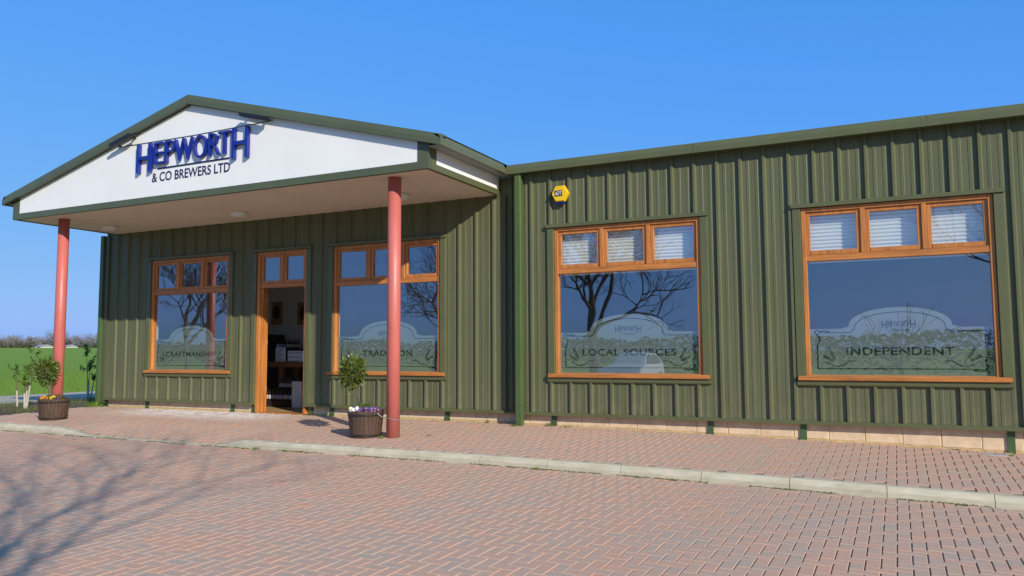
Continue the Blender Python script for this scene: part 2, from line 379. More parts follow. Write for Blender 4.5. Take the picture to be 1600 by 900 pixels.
SH = [paver_shape(.2, .1, .0042, .0013), paver_shape(.1, .2, .0042, .0013)]
PM = []
for k, (v, f) in enumerate(SH):
    me = bpy.data.meshes.new('paver'); me.from_pydata(v, [], f); me.materials.append(M['paver']); PM.append(me)
def lay(parent, x0, x1, y0f, y1f, zf, seed, stuffname):
    rng = random.Random(seed); bricks = []
    k0 = int(math.floor(x0/.1)); k1 = int(math.ceil(x1/.1))
    for k in range(k0, k1):
        xk = k*.1+.04; ph = xk-3.75
        j0 = int(math.floor((-12-ph)/.4)); j1 = int(math.ceil((1-ph)/.4))
        for j in range(j0, j1):
            for kind, cx, cy, hy in ((0, xk, ph+.4*j+.35, .05), (1, xk+.05, ph+.4*j+.6, .1)):
                if cy+hy > y1f+.06 or cy-hy < y0f-.06 or cx < x0 or cx > x1: continue
                lo, hi = max(cy-hy, y0f), min(cy+hy, y1f)
                if hi-lo < .03: continue
                z = zf(cx, cy); p = px((cx, cy, z))
                if not (-170 < p[0] < 1790 and p[1] < 1080): continue
                full = hi-lo > 2*hy-.001
                bricks.append(((Vector((cx, cy, z))-CAM).length, kind, cx, (lo+hi)/2, (hi-lo)/(2*hy), full, -1 < p[0] < 1601 and p[1] < 905))
    bricks.sort(key=lambda b: b[0])
    single = [b for b in bricks if b[5] and b[6]][:298]; sid = set(id(b) for b in single)
    e = .01
    for d, kind, cx, cy, sc_, full, vis in single:
        gx = (zf(cx+e, cy)-zf(cx-e, cy))/(2*e); gy = (zf(cx, cy+e)-zf(cx, cy-e))/(2*e)
        o = bpy.data.objects.new('paver', PM[kind]); link(o, parent)
        o.location = Vector((cx, cy, zf(cx, cy)+rng.uniform(-.0015, .0015)))-W[parent]
        o.rotation_euler = (math.atan(gy)+rng.uniform(-.004, .004), -math.atan(gx)+rng.uniform(-.004, .004), rng.uniform(-.006, .006))
    mb = MB()
    for b in bricks:
        if id(b) in sid: continue
        d, kind, cx, cy, s_, full, vis = b
        v, f = SH[kind]; i = len(mb.v); dz = rng.uniform(-.0018, .0018); tx = rng.uniform(-.008, .008); ty = rng.uniform(-.008, .008)
        for p in v:
            x, y = cx+p[0], cy+p[1]*s_; mb.v.append((x, y, zf(x, y)+p[2]+dz+p[0]*tx+p[1]*ty))
        mb.f += [tuple(i+q for q in ff) for ff in f]
    obj(stuffname, mb, M['paver'], parent, kind='stuff')
lay(road, -17.5, 3.5, -10.6, -2.765, zroad, 1, 'paving')
lay(pavement, -15.95, 5.0, -2.632, .10, zpav, 2, 'paving')
# kerb
kerb = empty('kerb', (-5, -2.70, -.25), kind='structure', label='pale concrete kerb dropped in front of the shop door')
rk = random.Random(5)
jx = [-8.473+.925*i for i in range(-11, 18)]
for a, b in zip(jx, jx[1:]):
    mb = MB(); dz = rk.uniform(-.003, .003); n = 6 if -14 < a < -8.4 else 2
    secs = []
    for k in range(n+1):
        x = a+.003+(b-a-.006)*k/n; t = zk(x)+dz; r = zroad_edge(x)-.02; h = t-zroad_edge(x); c = min(.055, h*.5)
        secs.append([(x, -2.636, r), (x, -2.636, t), (x, -2.712+.0, t), (x, -2.722, t-.004), (x, -2.75, t-c), (x, -2.757, t-c-.004), (x, -2.76, r)])
    i = len(mb.v)
    for s_ in secs: mb.v += s_
    for k in range(n):
        for j in range(7): mb.f.append((i+k*7+j, i+k*7+(j+1) % 7, i+(k+1)*7+(j+1) % 7, i+(k+1)*7+j))
    mb.f.append(tuple(i+j for j in range(7))); mb.f.append(tuple(i+n*7+j for j in reversed(range(7))))
    obj('kerb_stone', mb, M['kerb'], kerb)
# lane and flower bed to the left
sheet('lane', [-24.8, -20.7], fr(-30, 60, 20), lambda x, y: -.10, M['lane'], kind='structure', label='pale farm lane beyond the end of the shop')
def bedz(x, y): return -.11+.05*noise.noise((x*1.3, y*1.3, 0))+(.03 if -20.3 < x < -16.3 else -.04)
sheet('flower_bed', fr(-20.7, -15.98, 30), fr(-2.7, 12, 60), bedz, M['soil'], kind='structure', smooth=True, label='narrow soil bed between the footway and the lane')
# ------------------------------------------------------------------ the building
bld = empty('shop_building', (-6, 2, 0), 'long olive green metal-clad shop and office with a gabled porch and orange timber windows', 'building')
ZT, ZB = 4.10, .225
WIN = [(-14.28, -12.045, YL), (-9.41, -7.083, YL), (-4.883, -2.55, 0.), (-1.138, 1.167, 0.)]
DOOR = (-11.30, -10.05)
XL, XM, XR = -15.74, -5.60, 5.0
def profile(xa, xb, c0):
    P = [(-.035, 0), (-.016, -.037), (.016, -.037), (.035, 0), (.082, 0), (.088, -.004), (.124, -.004), (.130, 0), (.203, 0), (.209, -.004), (.245, -.004), (.251, 0)]
    pts = []; k0 = math.floor((xa-c0)*3)-1
    for k in range(k0, k0+int((xb-xa)*3)+4):
        pts += [(c0+k/3+x, y) for x, y in P]
    def at(x):
        for (x1, y1), (x2, y2) in zip(pts, pts[1:]):
            if x1 <= x <= x2: return y1+(y2-y1)*(x-x1)/max(1e-9, x2-x1)
        return 0
    return [(xa, at(xa))]+[p for p in pts if xa+1e-4 < p[0] < xb-1e-4]+[(xb, at(xb))]
def clad(xa, xb, z0, z1, yw, c0):
    mb = MB(); pr = profile(xa, xb, c0); n = len(pr)
    mb.v = [(x, yw+y, z0) for x, y in pr]+[(x, yw+y, z1) for x, y in pr]+[(x, yw+y+.0015, z0) for x, y in pr]+[(x, yw+y+.0015, z1) for x, y in pr]
    for i in range(n-1):
        mb.f += [(i, i+1, n+i+1, n+i), (2*n+i, 3*n+i, 3*n+i+1, 2*n+i+1), (i, 2*n+i, 2*n+i+1, i+1), (n+i, n+i+1, 3*n+i+1, 3*n+i)]
    obj('cladding_sheet', mb, M['clad'], bld)
def clad_wall(x0, x1, yw, c0, opens):
    grid = []; g = c0+.04+math.floor(x0-c0-.04)
    while g < x1:
        if g > x0: grid.append(g)
        g += 1
    ed = sorted(set([x0, x1]+[e for o in opens for e in o[:2]]))
    for a, b in zip(ed, ed[1:]):
        op = [o for o in opens if o[0] <= a+1e-6 and b <= o[1]+1e-6]
        cuts = [a]+[q for q in grid if a+.06 < q < b-.06]+[b]
        for p, q in zip(cuts, cuts[1:]):
            if op:
                if op[0][2] > ZB: clad(p, q, ZB, op[0][2], yw, c0)
                clad(p, q, op[0][3], ZT, yw, c0)
            else: clad(p, q, ZB, ZT, yw, c0)
CR, CL_ = -5.285, -15.376
opL = [(WIN[0][0]-.05, WIN[0][1]+.05, .71, 3.19), (DOOR[0]-.05, DOOR[1]+.05, 0, 3.19), (WIN[1][0]-.05, WIN[1][1]+.05, .71, 3.19)]
opR = [(WIN[2][0]-.05, WIN[2][1]+.05, .71, 3.19), (WIN[3][0]-.05, WIN[3][1]+.05, .71, 3.19)]
clad_wall(XL+.02, XM-.22, YL, CL_, opL)
clad_wall(XM+.02, XR, 0, CR, opR)
clad(XM-.22, XM+.0, ZB, ZT, YL+.012, CL_)
# end wall on the left and the small return
def P(name, m, *boxes, parent=bld, **kw):
    mb = MB()
    for b in boxes: mb.box(*b)
    return obj(name, mb, m, parent, **kw)
P('end_wall', M['clad'], (XL, XL+.02, YL+.0, 11.0, .2, ZT))
P('wall_return', M['trim'], (XM-.002, XM+.02, -.03, YL+.02, .18, ZT))
# base flashings, under-sill strips, hoods, side trims, corner trims
def base_flash(x0, x1, yw):
    n = max(1, round((x1-x0)/3.))
    for i in range(n):
        a, b = x0+(x1-x0)*i/n, x0+(x1-x0)*(i+1)/n-.003
        mb = MB(); mb.prism([(yw+.02, .235), (yw-.045, .222), (yw-.06, .21), (yw-.06, .178), (yw-.052, .178), (yw-.048, .2), (yw+.02, .205)], lambda u, v, t: (t, u, v), a, b)
        obj('base_flashing', mb, M['trim'], bld)
base_flash(XL+.05, DOOR[0]-.03, YL); base_flash(DOOR[1]+.03, XM-.20, YL); base_flash(XM-.198, XM-.003, YL+.012); base_flash(XM, XR, 0)
def trims(x0, x1, yw, door=False):
    z0 = .18 if door else .772
    for a, b in ((x0-.115, x0-.004), (x1+.004, x1+.115)):
        mb = MB(); mb.bbox(a, b, yw-.043, yw+.05, z0, 3.164, .004); obj('side_trim', mb, M['trim'], bld)
        s_ = MB()
        for k in range(6 if not door else 8):
            z = 3.0-.38*k; xx = b-.03 if a > x0 else a+.03
            s_.lathe((0, 0, 0), [(.009, 0), (.007, .004)], 6); n = 12
            s_.v[-n:] = [(xx+v[0], yw-.043-v[2], z+v[1]) for v in s_.v[-n:]]
        obj('screws', s_, M['screw'], bld, kind='stuff')
    mb = MB(); mb.prism([(yw+.03, 3.238), (yw-.058, 3.222), (yw-.066, 3.215), (yw-.066, 3.168), (yw-.058, 3.166), (yw+.03, 3.17)], lambda u, v, t: (t, u, v), x0-.132, x1+.128)
    obj('window_hood' if not door else 'door_hood', mb, M['trim'], bld)
    if not door:
        mb = MB(); mb.prism([(yw+.03, .768), (yw-.05, .768), (yw-.05, .722), (yw-.044, .706), (yw+.0, .70), (yw+.03, .70)], lambda u, v, t: (t, u, v), x0-.118, x1+.118)
        obj('sill_flashing', mb, M['trim'], bld)
for a, b, y in WIN: trims(a, b, y)
trims(DOOR[0], DOOR[1], YL, True)
P('corner_trim', M['rake'], (XL-.012, XL+.10, YL-.045, YL+.1, .12, ZT-.32))
P('corner_trim', M['trim'], (XM-.235, XM-.205, YL-.046, YL+.0, .236, ZT-.3))
mb = MB(); rs = random.Random(3)
def screw(mb, x, y, z, r=.009):
    i = len(mb.v); mb.lathe((0, 0, 0), [(r, 0), (r*.7, .005)], 6); mb.v[i:] = [(x+v[0], y-v[2], z+v[1]) for v in mb.v[i:]]
def in_open(x, z, opens): return any(o[0]-.1 < x < o[1]+.1 and o[2]-.0 < z < o[3]+.06 for o in opens)
for (x0, x1, yw, c0, op) in ((XL, XM-.25, YL, CL_, opL), (XM, XR, 0, CR, opR)):
    k = 0; x = c0+math.ceil((x0-c0)*3)/3
    while x < x1:
        for z in (.37, 1.55, 2.3, 3.6):
            if not in_open(x+.168, z, op): screw(mb, x+.168, yw, z+rs.uniform(-.01, .01))
        if k % 3 == 0:
            for q in range(9):
                z = .5+.42*q
                if not in_open(x, z, op): screw(mb, x+.004, yw-.034, z, .008)
        k += 1; x += 1/3
obj('screws', mb, M['screw'], bld, kind='stuff')
# plinth
def plinth(x0, x1, yb, seed):
    r = random.Random(seed); mb = MB(); mb.box(x0, x1, yb+.006, yb+.12, -.35, .2); obj('mortar_bed', mb, M['mortar'], bld)
    x = x0+r.uniform(-.3, 0)
    while x < x1:
        a, b = max(x0, x), min(x1, x+.44)
        if b-a > .05:
            z0 = zw((a+b)/2)+.018
            mb = MB(); mb.bbox(a, b, yb+r.uniform(-.002, .002), yb+.05, z0, .196, .006); obj('concrete_block', mb, M['block'], bld)
        x += .45
plinth(XL+.1, DOOR[0]-.02, YL+.06, 1); plinth(DOOR[1]+.02, XM, YL+.06, 2); plinth(XM, XR, .06, 3)
for x, y in ((-14.38, YL), (-11.93, YL), (-9.455, YL), (-6.97, YL), (-9.95, YL), (-11.38, YL), (-4.935, 0), (-2.474, 0), (-1.204, 0), (1.232, 0)):
    P('post_foot', M['stub'], (x-.041, x+.041, y+.035, y+.09, zw(x)-.02, .2))
# windows
def frame_set(part, yw, x0, x1, z0, z1, tz0, tz1, mulls, lower):
    """timber light above a transom: outer frame is `part`; transom, mullions, sashes, panes are its children"""
    def S(name, m, *bx):
        mb = MB()
        for b in bx: mb.bbox(*b)
        return obj(name, mb, m, part)
    S('transom', M['wh'], (x0+.052, x1-.052, yw-.004, yw+.08, tz0, tz1))
    ed = [x0+.055]
    for a, b in mulls: ed += [a, b]
    ed.append(x1-.055)
    for a, b in mulls: S('mullion', M['wv'], (a, b, yw-.006, yw+.08, tz1+.001, z1-.056))
    zt = z1-.058; zb = tz1+.002
    for a, b in zip(ed[0::2], ed[1::2]):
        a += .002; b -= .002; s_ = .052
        S('sash', M['wv'], (a, a+s_, yw+.016, yw+.07, zb, zt), (b-s_, b, yw+.016, yw+.07, zb, zt), (a+s_+.0005, b-s_-.0005, yw+.018, yw+.07, zt-s_, zt), (a+s_+.0005, b-s_-.0005, yw+.010, yw+.07, zb, zb+s_+.008))
        P('pane', M['glass'], (a+s_-.006, b-s_+.006, yw+.046, yw+.052, zb+s_, zt-s_+.006), parent=part)
    if lower: P('pane', M['glass'], (x0+.05, x1-.05, yw+.046, yw+.052, z0+.045, tz0+.004), parent=part)
def ribbon(mb, pts, wd, mapf):
    for i in range(len(pts)-1):
        a, b = Vector(pts[i]), Vector(pts[i+1]); d = (b-a); L = d.length
        if L < 1e-6: continue
        n = Vector((-d.y, d.x))/L*wd/2; e = d/L*wd*.3
        mb.face(*[mapf(q.x, q.y) for q in (a-e-n, b+e-n, b+e+n, a-e+n)])
def window(x0, x1, yw, word, wl, wr, parent=bld):
    z0, z1, tz0, tz1 = .80, 3.164, 2.418, 2.503
    mb = MB(); f = .058
    mb.bbox(x0, x0+f, yw-.012, yw+.09, z0, z1); mb.bbox(x1-f, x1, yw-.012, yw+.09, z0, z1)
    mb.bbox(x0+f+.0005, x1-f-.0005, yw-.010, yw+.09, z1-f, z1); mb.bbox(x0+f+.0005, x1-f-.0005, yw-.002, yw+.09, z0, z0+.05)
    win = obj('window', mb, M['wv'], parent)
    wd = x1-x0; c = (x0+x1)/2
    ml = [(x0+wd*.327, x0+wd*.327+.062), (x0+wd*.647, x0+wd*.647+.062)]
    frame_set(win, yw, x0, x1, z0, z1, tz0, tz1, ml, True)
    mb = MB(); mb.prism([(yw+.0, .845), (yw-.074, .832), (yw-.084, .824), (yw-.084, .782), (yw-.078, .775), (yw+.0, .775)], lambda u, v, t: (t, u, v), x0-.098, x1+.10)
    obj('sill', mb, M['wh'], win)
    # etched film with a shouldered arch, clear border line, word and ears of barley
    a, b = x0+.056, x1-.056; cx = c+.02; yf = yw+.058; pts = [(a, .846), (b, .846), (b, 1.478), (cx+.70, 1.478)]
    def arc(rx, h, zb, n=20): return [(cx+rx*math.cos(math.pi*k/n), zb+h*math.sin(math.pi*k/n)**.9) for k in range(n+1)]
    pts += [(cx+.66, 1.50)]+arc(.62, .255, 1.50)+[(cx-.66, 1.50), (cx-.70, 1.478), (a, 1.478)]
    mb = MB(); mb.face(*[(p[0], yf, p[1]) for p in pts]); obj('etched_film', mb, M['film'], win)
    yl = yf-.003; mf = lambda u, v: (u, yl, v)
    mb = MB(); l, r_ = a+.095, b-.07
    bl = [(l+.10, 1.425), (cx-.60, 1.425), (cx-.545, 1.47)]+[(p[0], p[1]) for p in reversed(arc(.545, .215, 1.475))]+[(cx+.545, 1.47), (cx+.60, 1.425), (r_, 1.425), (r_, 1.10)]
    ribbon(mb, bl, .012, mf); ribbon(mb, [(l, 1.20), (l, .935), (r_-.12, .935)], .014, mf)
    obj('border_line', mb, M['print'], win)
    mb = MB()
    def squig(ox, oz, sx, sz):
        q = [(.0, -.24), (.0, -.17), (.035, -.12), (.03, -.06), (-.02, .0), (-.035, .02), (.0, .035), (.04, .02), (.03, -.01), (.05, .02), (.10, .03), (.16, .015), (.11, .0), (.06, .01)]
        ribbon(mb, [(ox+sx*u, oz+sz*v) for u, v in q], .016, mf)
    squig(l, 1.425, 1, 1); squig(r_, .935, -1, -1)
    obj('corner_flourish', mb, M['print'], win)
    for s_, ox in ((1, l+.13), (-1, r_-.13)):
        mb = MB()
        for k in range(15):
            t = k/14
        base = (ox+s_*.12, 1.015)
        ribbon(mb, [(ox-s_*.02+s_*.36*t, 1.03-.07*math.sin(math.pi*min(1, t*1.25))+.01*t) for t in [q/10 for q in range(11)]], .010, mf)
        for ang, L in ((118, .24), (152, .20)):
            an = R(ang); dx, dz = math.cos(an)*s_, math.sin(an)
            for k in range(8):
                t = .25+.75*k/8; bx, bz = base[0]+dx*L*t, base[1]+dz*L*t
                for sd_ in (1, -1):
                    a2 = an+sd_*.6; ex, ez = math.cos(a2)*s_, math.sin(a2); nx, nz = -ez*s_, ex*s_
                    mb.face(*[mf(bx+u*ex+v*nx*.35, bz+u*ez+v*nz*.35) for u, v in ((0, 0), (.018, -.016), (.036, 0), (.018, .016))])
        obj('barley_emblem', mb, M['print'], win)
    def tmap(ox, oz): return lambda u, v, q: (ox+u, yl-.001, oz+v)
    obj('lettering', text_mb(word, tmap(wl, 1.118), width=wr-wl, height=.105, offset=.012, spacing=1.08), M['print'], win)
    mb = MB(); X0 = cx-.205; mb2 = text_mb('EPWORT', tmap(X0+.075, 1.495), width=.250, height=.075, offset=-.004)
    for q in (text_mb('H', tmap(X0, 1.475), width=.065, height=.10), text_mb('H', tmap(X0+.338, 1.475), width=.065, height=.10), text_mb('& CO BREWERS LTD', tmap(X0+.09, 1.437), width=.23, height=.024), mb2):
        i = len(mb.v); mb.v += q.v; mb.f += [tuple(i+k for k in f_) for f_ in q.f]
    obj('maker_lettering', mb, M['print'], win)
window(*WIN[0], 'CRAFTMANSHIP', WIN[0][0]+.40, WIN[0][1]-.42)
window(*WIN[1], 'TRADITION', WIN[1][0]+.63, WIN[1][1]-.62)
window(*WIN[2], 'LOCAL SOURCES', WIN[2][0]+.44, WIN[2][1]-.41)
window(*WIN[3], 'INDEPENDENT', WIN[3][0]+.52, WIN[3][1]-.50)
# door frame
mb = MB(); a, b = DOOR; y = YL
mb.bbox(a, a+.075, y-.012, y+.10, .03, 3.164); mb.bbox(b-.055, b, y-.012, y+.10, .03, 3.164); mb.bbox(a+.0755, b-.0555, y-.01, y+.10, 3.10, 3.164)
door = obj('door_frame', mb, M['wv'], bld)
mb = MB(); mb.bbox(a+.076, a+.125, y+.03, y+.17, .03, 2.45); mb.bbox(b-.085, b-.056, y+.03, y+.12, .03, 2.45); obj('inner_jamb', mb, M['wv'], door)
frame_set(door, y, a+.02, b, .03, 3.164, 2.455, 2.53, [(a+.60, a+.66)], False)
P('threshold', M['wh'], (a+.076, b-.056, y-.02, y+.16, zw(-10.7)-.02, zw(-10.7)+.018), parent=door)
mb = MB()
for z in (.45, 1.35, 2.2): mb.tube([(a+.127, y+.16, z), (a+.127, y+.16, z+.09)], .008, 8)
obj('hinge', mb, M['chain'], door)
# porch box
YC, ZC = -2.146, 3.811; CLX, CRX = -15.50, -5.919; AX, AZ = -10.687, 5.59
P('soffit', M['soffit'], (CLX+.06, CRX-.06, YC+.06, YL-.004, ZC+.012, ZC+.03))
P('porch_beam', M['rake'], (CLX, CRX, YC-.006, YC+.058, ZC, ZC+.112))
P('porch_beam', M['trim'], (CRX-.058, CRX+.006, YC+.060, YL-.048, ZC+.0, ZC+.095))
P('porch_beam', M['rake'], (CLX-.006, CLX+.058, YC+.060, YL-.048, ZC, ZC+.095))
P('corner_post', M['rake'], (CRX-.19, CRX+.002, YC-.004, YC+.056, ZC+.1125, 4.26)); P('corner_post', M['rake'], (CLX-.002, CLX+.20, YC-.004, YC+.056, ZC+.1125, 4.25))
P('corner_post', M['trim'], (CRX-.054, CRX+.004, YC+.0605, YC+.21, ZC+.0955, 4.20))
SL = (AZ-4.27)/5.01
def rakez(x): return AZ-SL*abs(x-AX)
mb = MB(); mb.prism([(CLX+.2005, ZC+.1125), (CRX-.1905, ZC+.1125), (CRX-.1905, rakez(CRX)-.12+.02), (AX, AZ-.17), (CLX+.2005, rakez(CLX)-.12+.02)], lambda u, v, t: (u, t, v), YC, YC+.05)
obj('gable_panel', mb, M['white'], bld)
P('side_panel', M['white'], (CRX-.05, CRX, YC+.2105, YL-.05, ZC+.0955, 4.22)); P('side_panel', M['white'], (CLX, CLX+.05, YC+.0605, YL-.05, ZC+.0955, 4.22))
P('corner_post', M['trim'], (CRX-.03, CRX+.008, YL-.0475, YL-.034, ZC+.05, 4.2))
# rake fascias and eaves
def rake_piece(x0, x1, name, m):
    mb = MB(); pr = [(YC-.03, -.165), (YC-.10, -.165), (YC-.10, -.085), (YC-.085, -.006), (YC-.05, 0), (YC+.1, 0), (YC+.1, -.02), (YC-.03, -.03)]
    n = len(pr); mb.v = [(x, y_, rakez(x)+z_) for x in (x0, x1) for y_, z_ in pr]
    mb.f = [tuple(range(n)), tuple(range(2*n-1, n-1, -1))]+[(k, n+k, n+(k+1) % n, (k+1) % n) for k in range(n)]
    obj(name, mb, m, bld)
xs = [AX-5.02, AX-3.3, AX-1.6, AX, AX+1.65, AX+3.35, AX+5.02]
for p, q in zip(xs, xs[1:]): rake_piece(p+.001, q-.001, 'rake_fascia', M['rake'])
def eave(name, p0, p1, inward, z, m):                 # trim with a flat lower face and a leaning upper face
    p0, p1 = Vector(p0), Vector(p1); n = Vector(inward)
    pr = [(0, .0), (0, .082), (.045, .158), (.11, .172), (.09, .16), (.04, .15), (.012, .08), (.012, .004), (.06, .004), (.06, 0)]
    mb = MB(); mb.v = [(*(p+n*u), z+v) for p in (p0, p1) for u, v in pr]; k_ = len(pr)
    mb.f = [tuple(range(k_)), tuple(range(2*k_-1, k_-1, -1))]+[(k, k_+k, k_+(k+1) % k_, (k+1) % k_) for k in range(k_)]
    return obj(name, mb, m, bld)
XE = AX+5.02
eave('eave_trim', (XE+.006, YC-.10), (XE+.006, -.19), (-1, 0), 4.105, M['trim'])
eave('eave_trim', (AX-5.026, YC-.10), (AX-5.026, 3), (1, 0), 4.105, M['rake'])
xg = [XE+.006, -2.6, .45, 3.4, XR+.3]
for p, q in zip(xg, xg[1:]): eave('gutter', (p+.001, -.19), (q-.001, -.19), (0, 1), 4.088, M['trim'])
mb = MB()
for x in xg[1:4]+[XE+.4]:
    for z in (4.12, 4.15): screw(mb, x-.04, -.191, z, .008); screw(mb, x+.04, -.191, z, .008)
    for z in (4.20, 4.225): screw(mb, x-.04, -.181, z, .008); screw(mb, x+.04, -.181, z, .008)
obj('screws', mb, M['screw'], bld, kind='stuff')
P('eave_soffit', M['soffit2'], (CRX+.01, XE-.02, YC-.02, YL-.05, 4.121, 4.135)); P('eave_soffit', M['soffit2'], (AX-5.0, CLX-.01, YC-.02, YL-.05, 4.121, 4.135))
P('eave_soffit', M['trim'], (XE-.018, XR, -.17, .1, 4.104, 4.116))
# roofs
mb = MB(); r0, r1 = YC+.0, 9.
for s_ in (1, -1):
    x1 = AX+s_*5.0; mb.face((AX, r0, AZ-.004), (x1, r0, rakez(x1)-.004), (x1, r1, rakez(x1)-.004), (AX, r1, AZ-.004)); mb.face((AX, r0, AZ-.06), (x1, r0, rakez(x1)-.06), (x1, r1, rakez(x1)-.06), (AX, r1, AZ-.06))
obj('porch_roof', mb, M['roof'], bld)
mb = MB(); ribs = []
x = XE-.05
while x < XR+.3:
    ribs += [(x, 0), (x+.12, 0), (x+.14, .03), (x+.19, .03), (x+.21, 0)]; x += .25
n = len(ribs); mb.v = [(x, -.10, 4.238+z*.6) for x, z in ribs]+[(x, 10., 4.238+z*.6+.75) for x, z in ribs]
mb.f = [(i, i+1, n+i+1, n+i) for i in range(n-1)]
obj('main_roof', mb, M['roof'], bld)
# downpipes
def downpipe(x, yf, z1, brs):
    mb = MB(); mb.bbox(x, x+.104, yf, yf+.104, zw(x)-.01, z1, .005); o = obj('downpipe', mb, M['pipe'], bld)
    for z in brs:
        mb = MB(); mb.box(x-.003, x+.107, yf-.003, yf+.10, z, z+.012); obj('pipe_joint', mb, M['pipe'], o)
        mb = MB(); mb.box(x+.1045, x+.15, yf+.085, yf+.10, z-.02, z+.03); obj('bracket', mb, M['pipe'], o)
        for dx in (.02, .084):
            s_ = MB(); screw(s_, x+dx, yf-.003, z+.05, .006); screw(s_, x+dx, yf-.003, z+.16 if z < 1 else z+.07, .006); obj('screws', s_, M['chain'], o, kind='stuff')
downpipe(-5.525, -.15, 4.09, (.33, 1.9, 3.42)); downpipe(-15.87, YL-.09, 3.80, (2.9, 1.2))
# columns
for x, y in ((-6.738, -1.80), (-14.60, -1.70)):
    mb = MB(); n = 28; mb.lathe((x, y, 0), [(.1, zpav(x, y)-.02), (.1, 1.9), (.1, ZC+.012)], n); o = obj('porch_column', mb, M['red'], bld, smooth=False)
    o.data.polygons.foreach_set('use_smooth', [len(p.vertices) == 4 for p in o.data.polygons])
# inside
def room(x0, x1, y0, y1, fl, wl):
    P('floor', fl, (x0, x1, y0, y1, -.1, .035)); P('inner_wall', wl, (x0, x1, y1, y1+.1, .0355, 3.4)); P('inner_wall', wl, (x0-.1, x0, y0, y1, .0355, 3.4)); P('inner_wall', wl, (x1, x1+.1, y0, y1, .0355, 3.4))
    P('ceiling', wl, (x0-.1, x1+.1, y0-.1, y1+.1, 3.4005, 3.5))
room(-15.5, -5.9, YL+.2, 4.6, M['floor'], M['dkplaster']); room(-5.55, 4.8, .2, 4.8, M['carpet'], M['dkplaster'])
P('partition', M['dkplaster'], (-1.95, -1.85, .21, 4.79, .036, 3.4))
def lining(x0, x1, yw, opens):
    ed = [x0]+[e for o in opens for e in o]+[x1]
    for a, b in zip(ed[0::2], ed[1::2]): P('wall_lining', M['plaster'], (a, b, yw+.105, yw+.19, -.05, 3.4))
    for o in opens:
        P('wall_lining', M['plaster'], (o[0], o[1], yw+.105, yw+.19, 3.17, 3.4))
        if o != DOOR: P('wall_lining', M['plaster'], (o[0], o[1], yw+.105, yw+.19, -.05, .80))
lining(-15.6, -5.8, YL, [WIN[0][:2], DOOR, WIN[1][:2]]); lining(-5.58, 4.85, 0, [WIN[2][:2], WIN[3][:2]])
# ------------------------------------------------------------------ blinds
slat = None
for k, (a, b, y) in enumerate(WIN[2:]):
    t = empty('window_blind', ((a+b)/2, y+.16, 2.40), 'white slatted blind half lit behind the top lights of the '+('"LOCAL SOURCES" window' if k == 0 else '"INDEPENDENT" window'), 'blind', 'white blinds behind the office windows')
    mb = MB(); L = b-a-.16
    mb.prism([(.006, 0), (-.006, .004), (-.014, .016), (-.016, .03), (-.010, .044), (.004, .053), (.006, .05)], lambda u, v, q: (q, u, v), -L/2, L/2)
    if slat is None: slat = obj('slat', mb, M['slat'], None, origin=(0, 0, 0))
    for i in range(14):
        loc = ((a+b)/2, y+.155, 2.40+.052*i)
        if k == 0 and i == 0: slat.parent = t; slat.location = Vector(loc)-W[t]
        else: inst(slat, t, loc)
# ------------------------------------------------------------------ sign on the gable
sign = empty('shop_sign', (-10.62, YC, 4.16), 'raised blue HEPWORTH lettering with & CO BREWERS LTD on the white gable', 'sign')
def raised(ch, x0, x1, z0, z1, off=.02):
    dp = .065
    mb = text_mb(ch, lambda u, v, q: (x0+u, YC-.012-dp*(0 if q < 0 else 1)-(.001), z0+v), width=x1-x0, height=z1-z0, offset=off, depth=.5)
    obj('letter', mb, M['blue'], sign)
LX = [('H', -11.94, -11.57, 4.35, 4.865), ('E', -11.505, -11.265, 4.465, 4.845), ('P', -11.235, -10.97, 4.465, 4.845), ('W', -11.015, -10.56, 4.465, 4.845), ('O', -10.555, -10.235, 4.455, 4.85),
      ('R', -10.205, -9.945, 4.465, 4.845), ('T', -9.985, -9.70, 4.465, 4.845), ('H', -9.68, -9.31, 4.35, 4.865)]
for l in LX:
    c_, h_ = (l[1]+l[2])/2, (l[2]-l[1])/2*.93; l = (l[0], c_-h_, c_+h_, l[3], l[4]); raised(*l, off=-.014 if l[0] != 'H' else -.004)
P('underline', M['navy'], (-11.46, -9.78, YC-.014, YC-.001, 4.386, 4.41), parent=sign)
obj('small_lettering', text_mb('& CO BREWERS LTD', lambda u, v, q: (-11.60+u, YC-.004+min(0, -q), 4.168+v), width=1.84, height=.165, offset=.012, depth=.003), M['navy'], sign)
for lab, p0, p1 in (('black batten floodlight under the left slope of the gable', (-12.50, 4.885), (-11.98, 5.02)), ('black batten floodlight under the right slope of the gable', (-9.40, 5.03), (-8.87, 4.895))):
    t = empty('floodlight', (p0[0], YC-.1, p0[1]), lab, 'floodlight', 'floodlights over the sign')
    d = Vector((p1[0]-p0[0], 0, p1[1]-p0[1])); L = d.length; d.normalize(); n = Vector((-d.z, 0, d.x))
    def fl(name, a, b, y0, y1, w0, w1, m):
        mb = MB(); mb.prism([(y0, w0), (y1, w0), (y1, w1), (y0, w1)], lambda u, v, q: tuple(Vector((p0[0], 0, p0[1]))+d*q+n*v+Vector((0, u, 0))), a, b); obj(name, mb, m, t)
    fl('housing', 0, L, YC-.20, YC-.11, -.02, .035, M['dark']); fl('lamp_lens', .03, L-.03, YC-.19, YC-.12, -.026, -.0205, M['black'])
    for q in (.06, L-.09): fl('bracket', q, q+.03, YC-.1105, YC-.001, .0, .02, M['dark'])
    mb = MB(); mb.tube([(p0[0]+L*.9, YC-.15, p0[1]+d.z*L*.9+.0), (p0[0]+L*.9+.02, YC-.05, p0[1]+d.z*L*.9+.06)], .02, 8); obj('knuckle', mb, M['dark'], t)
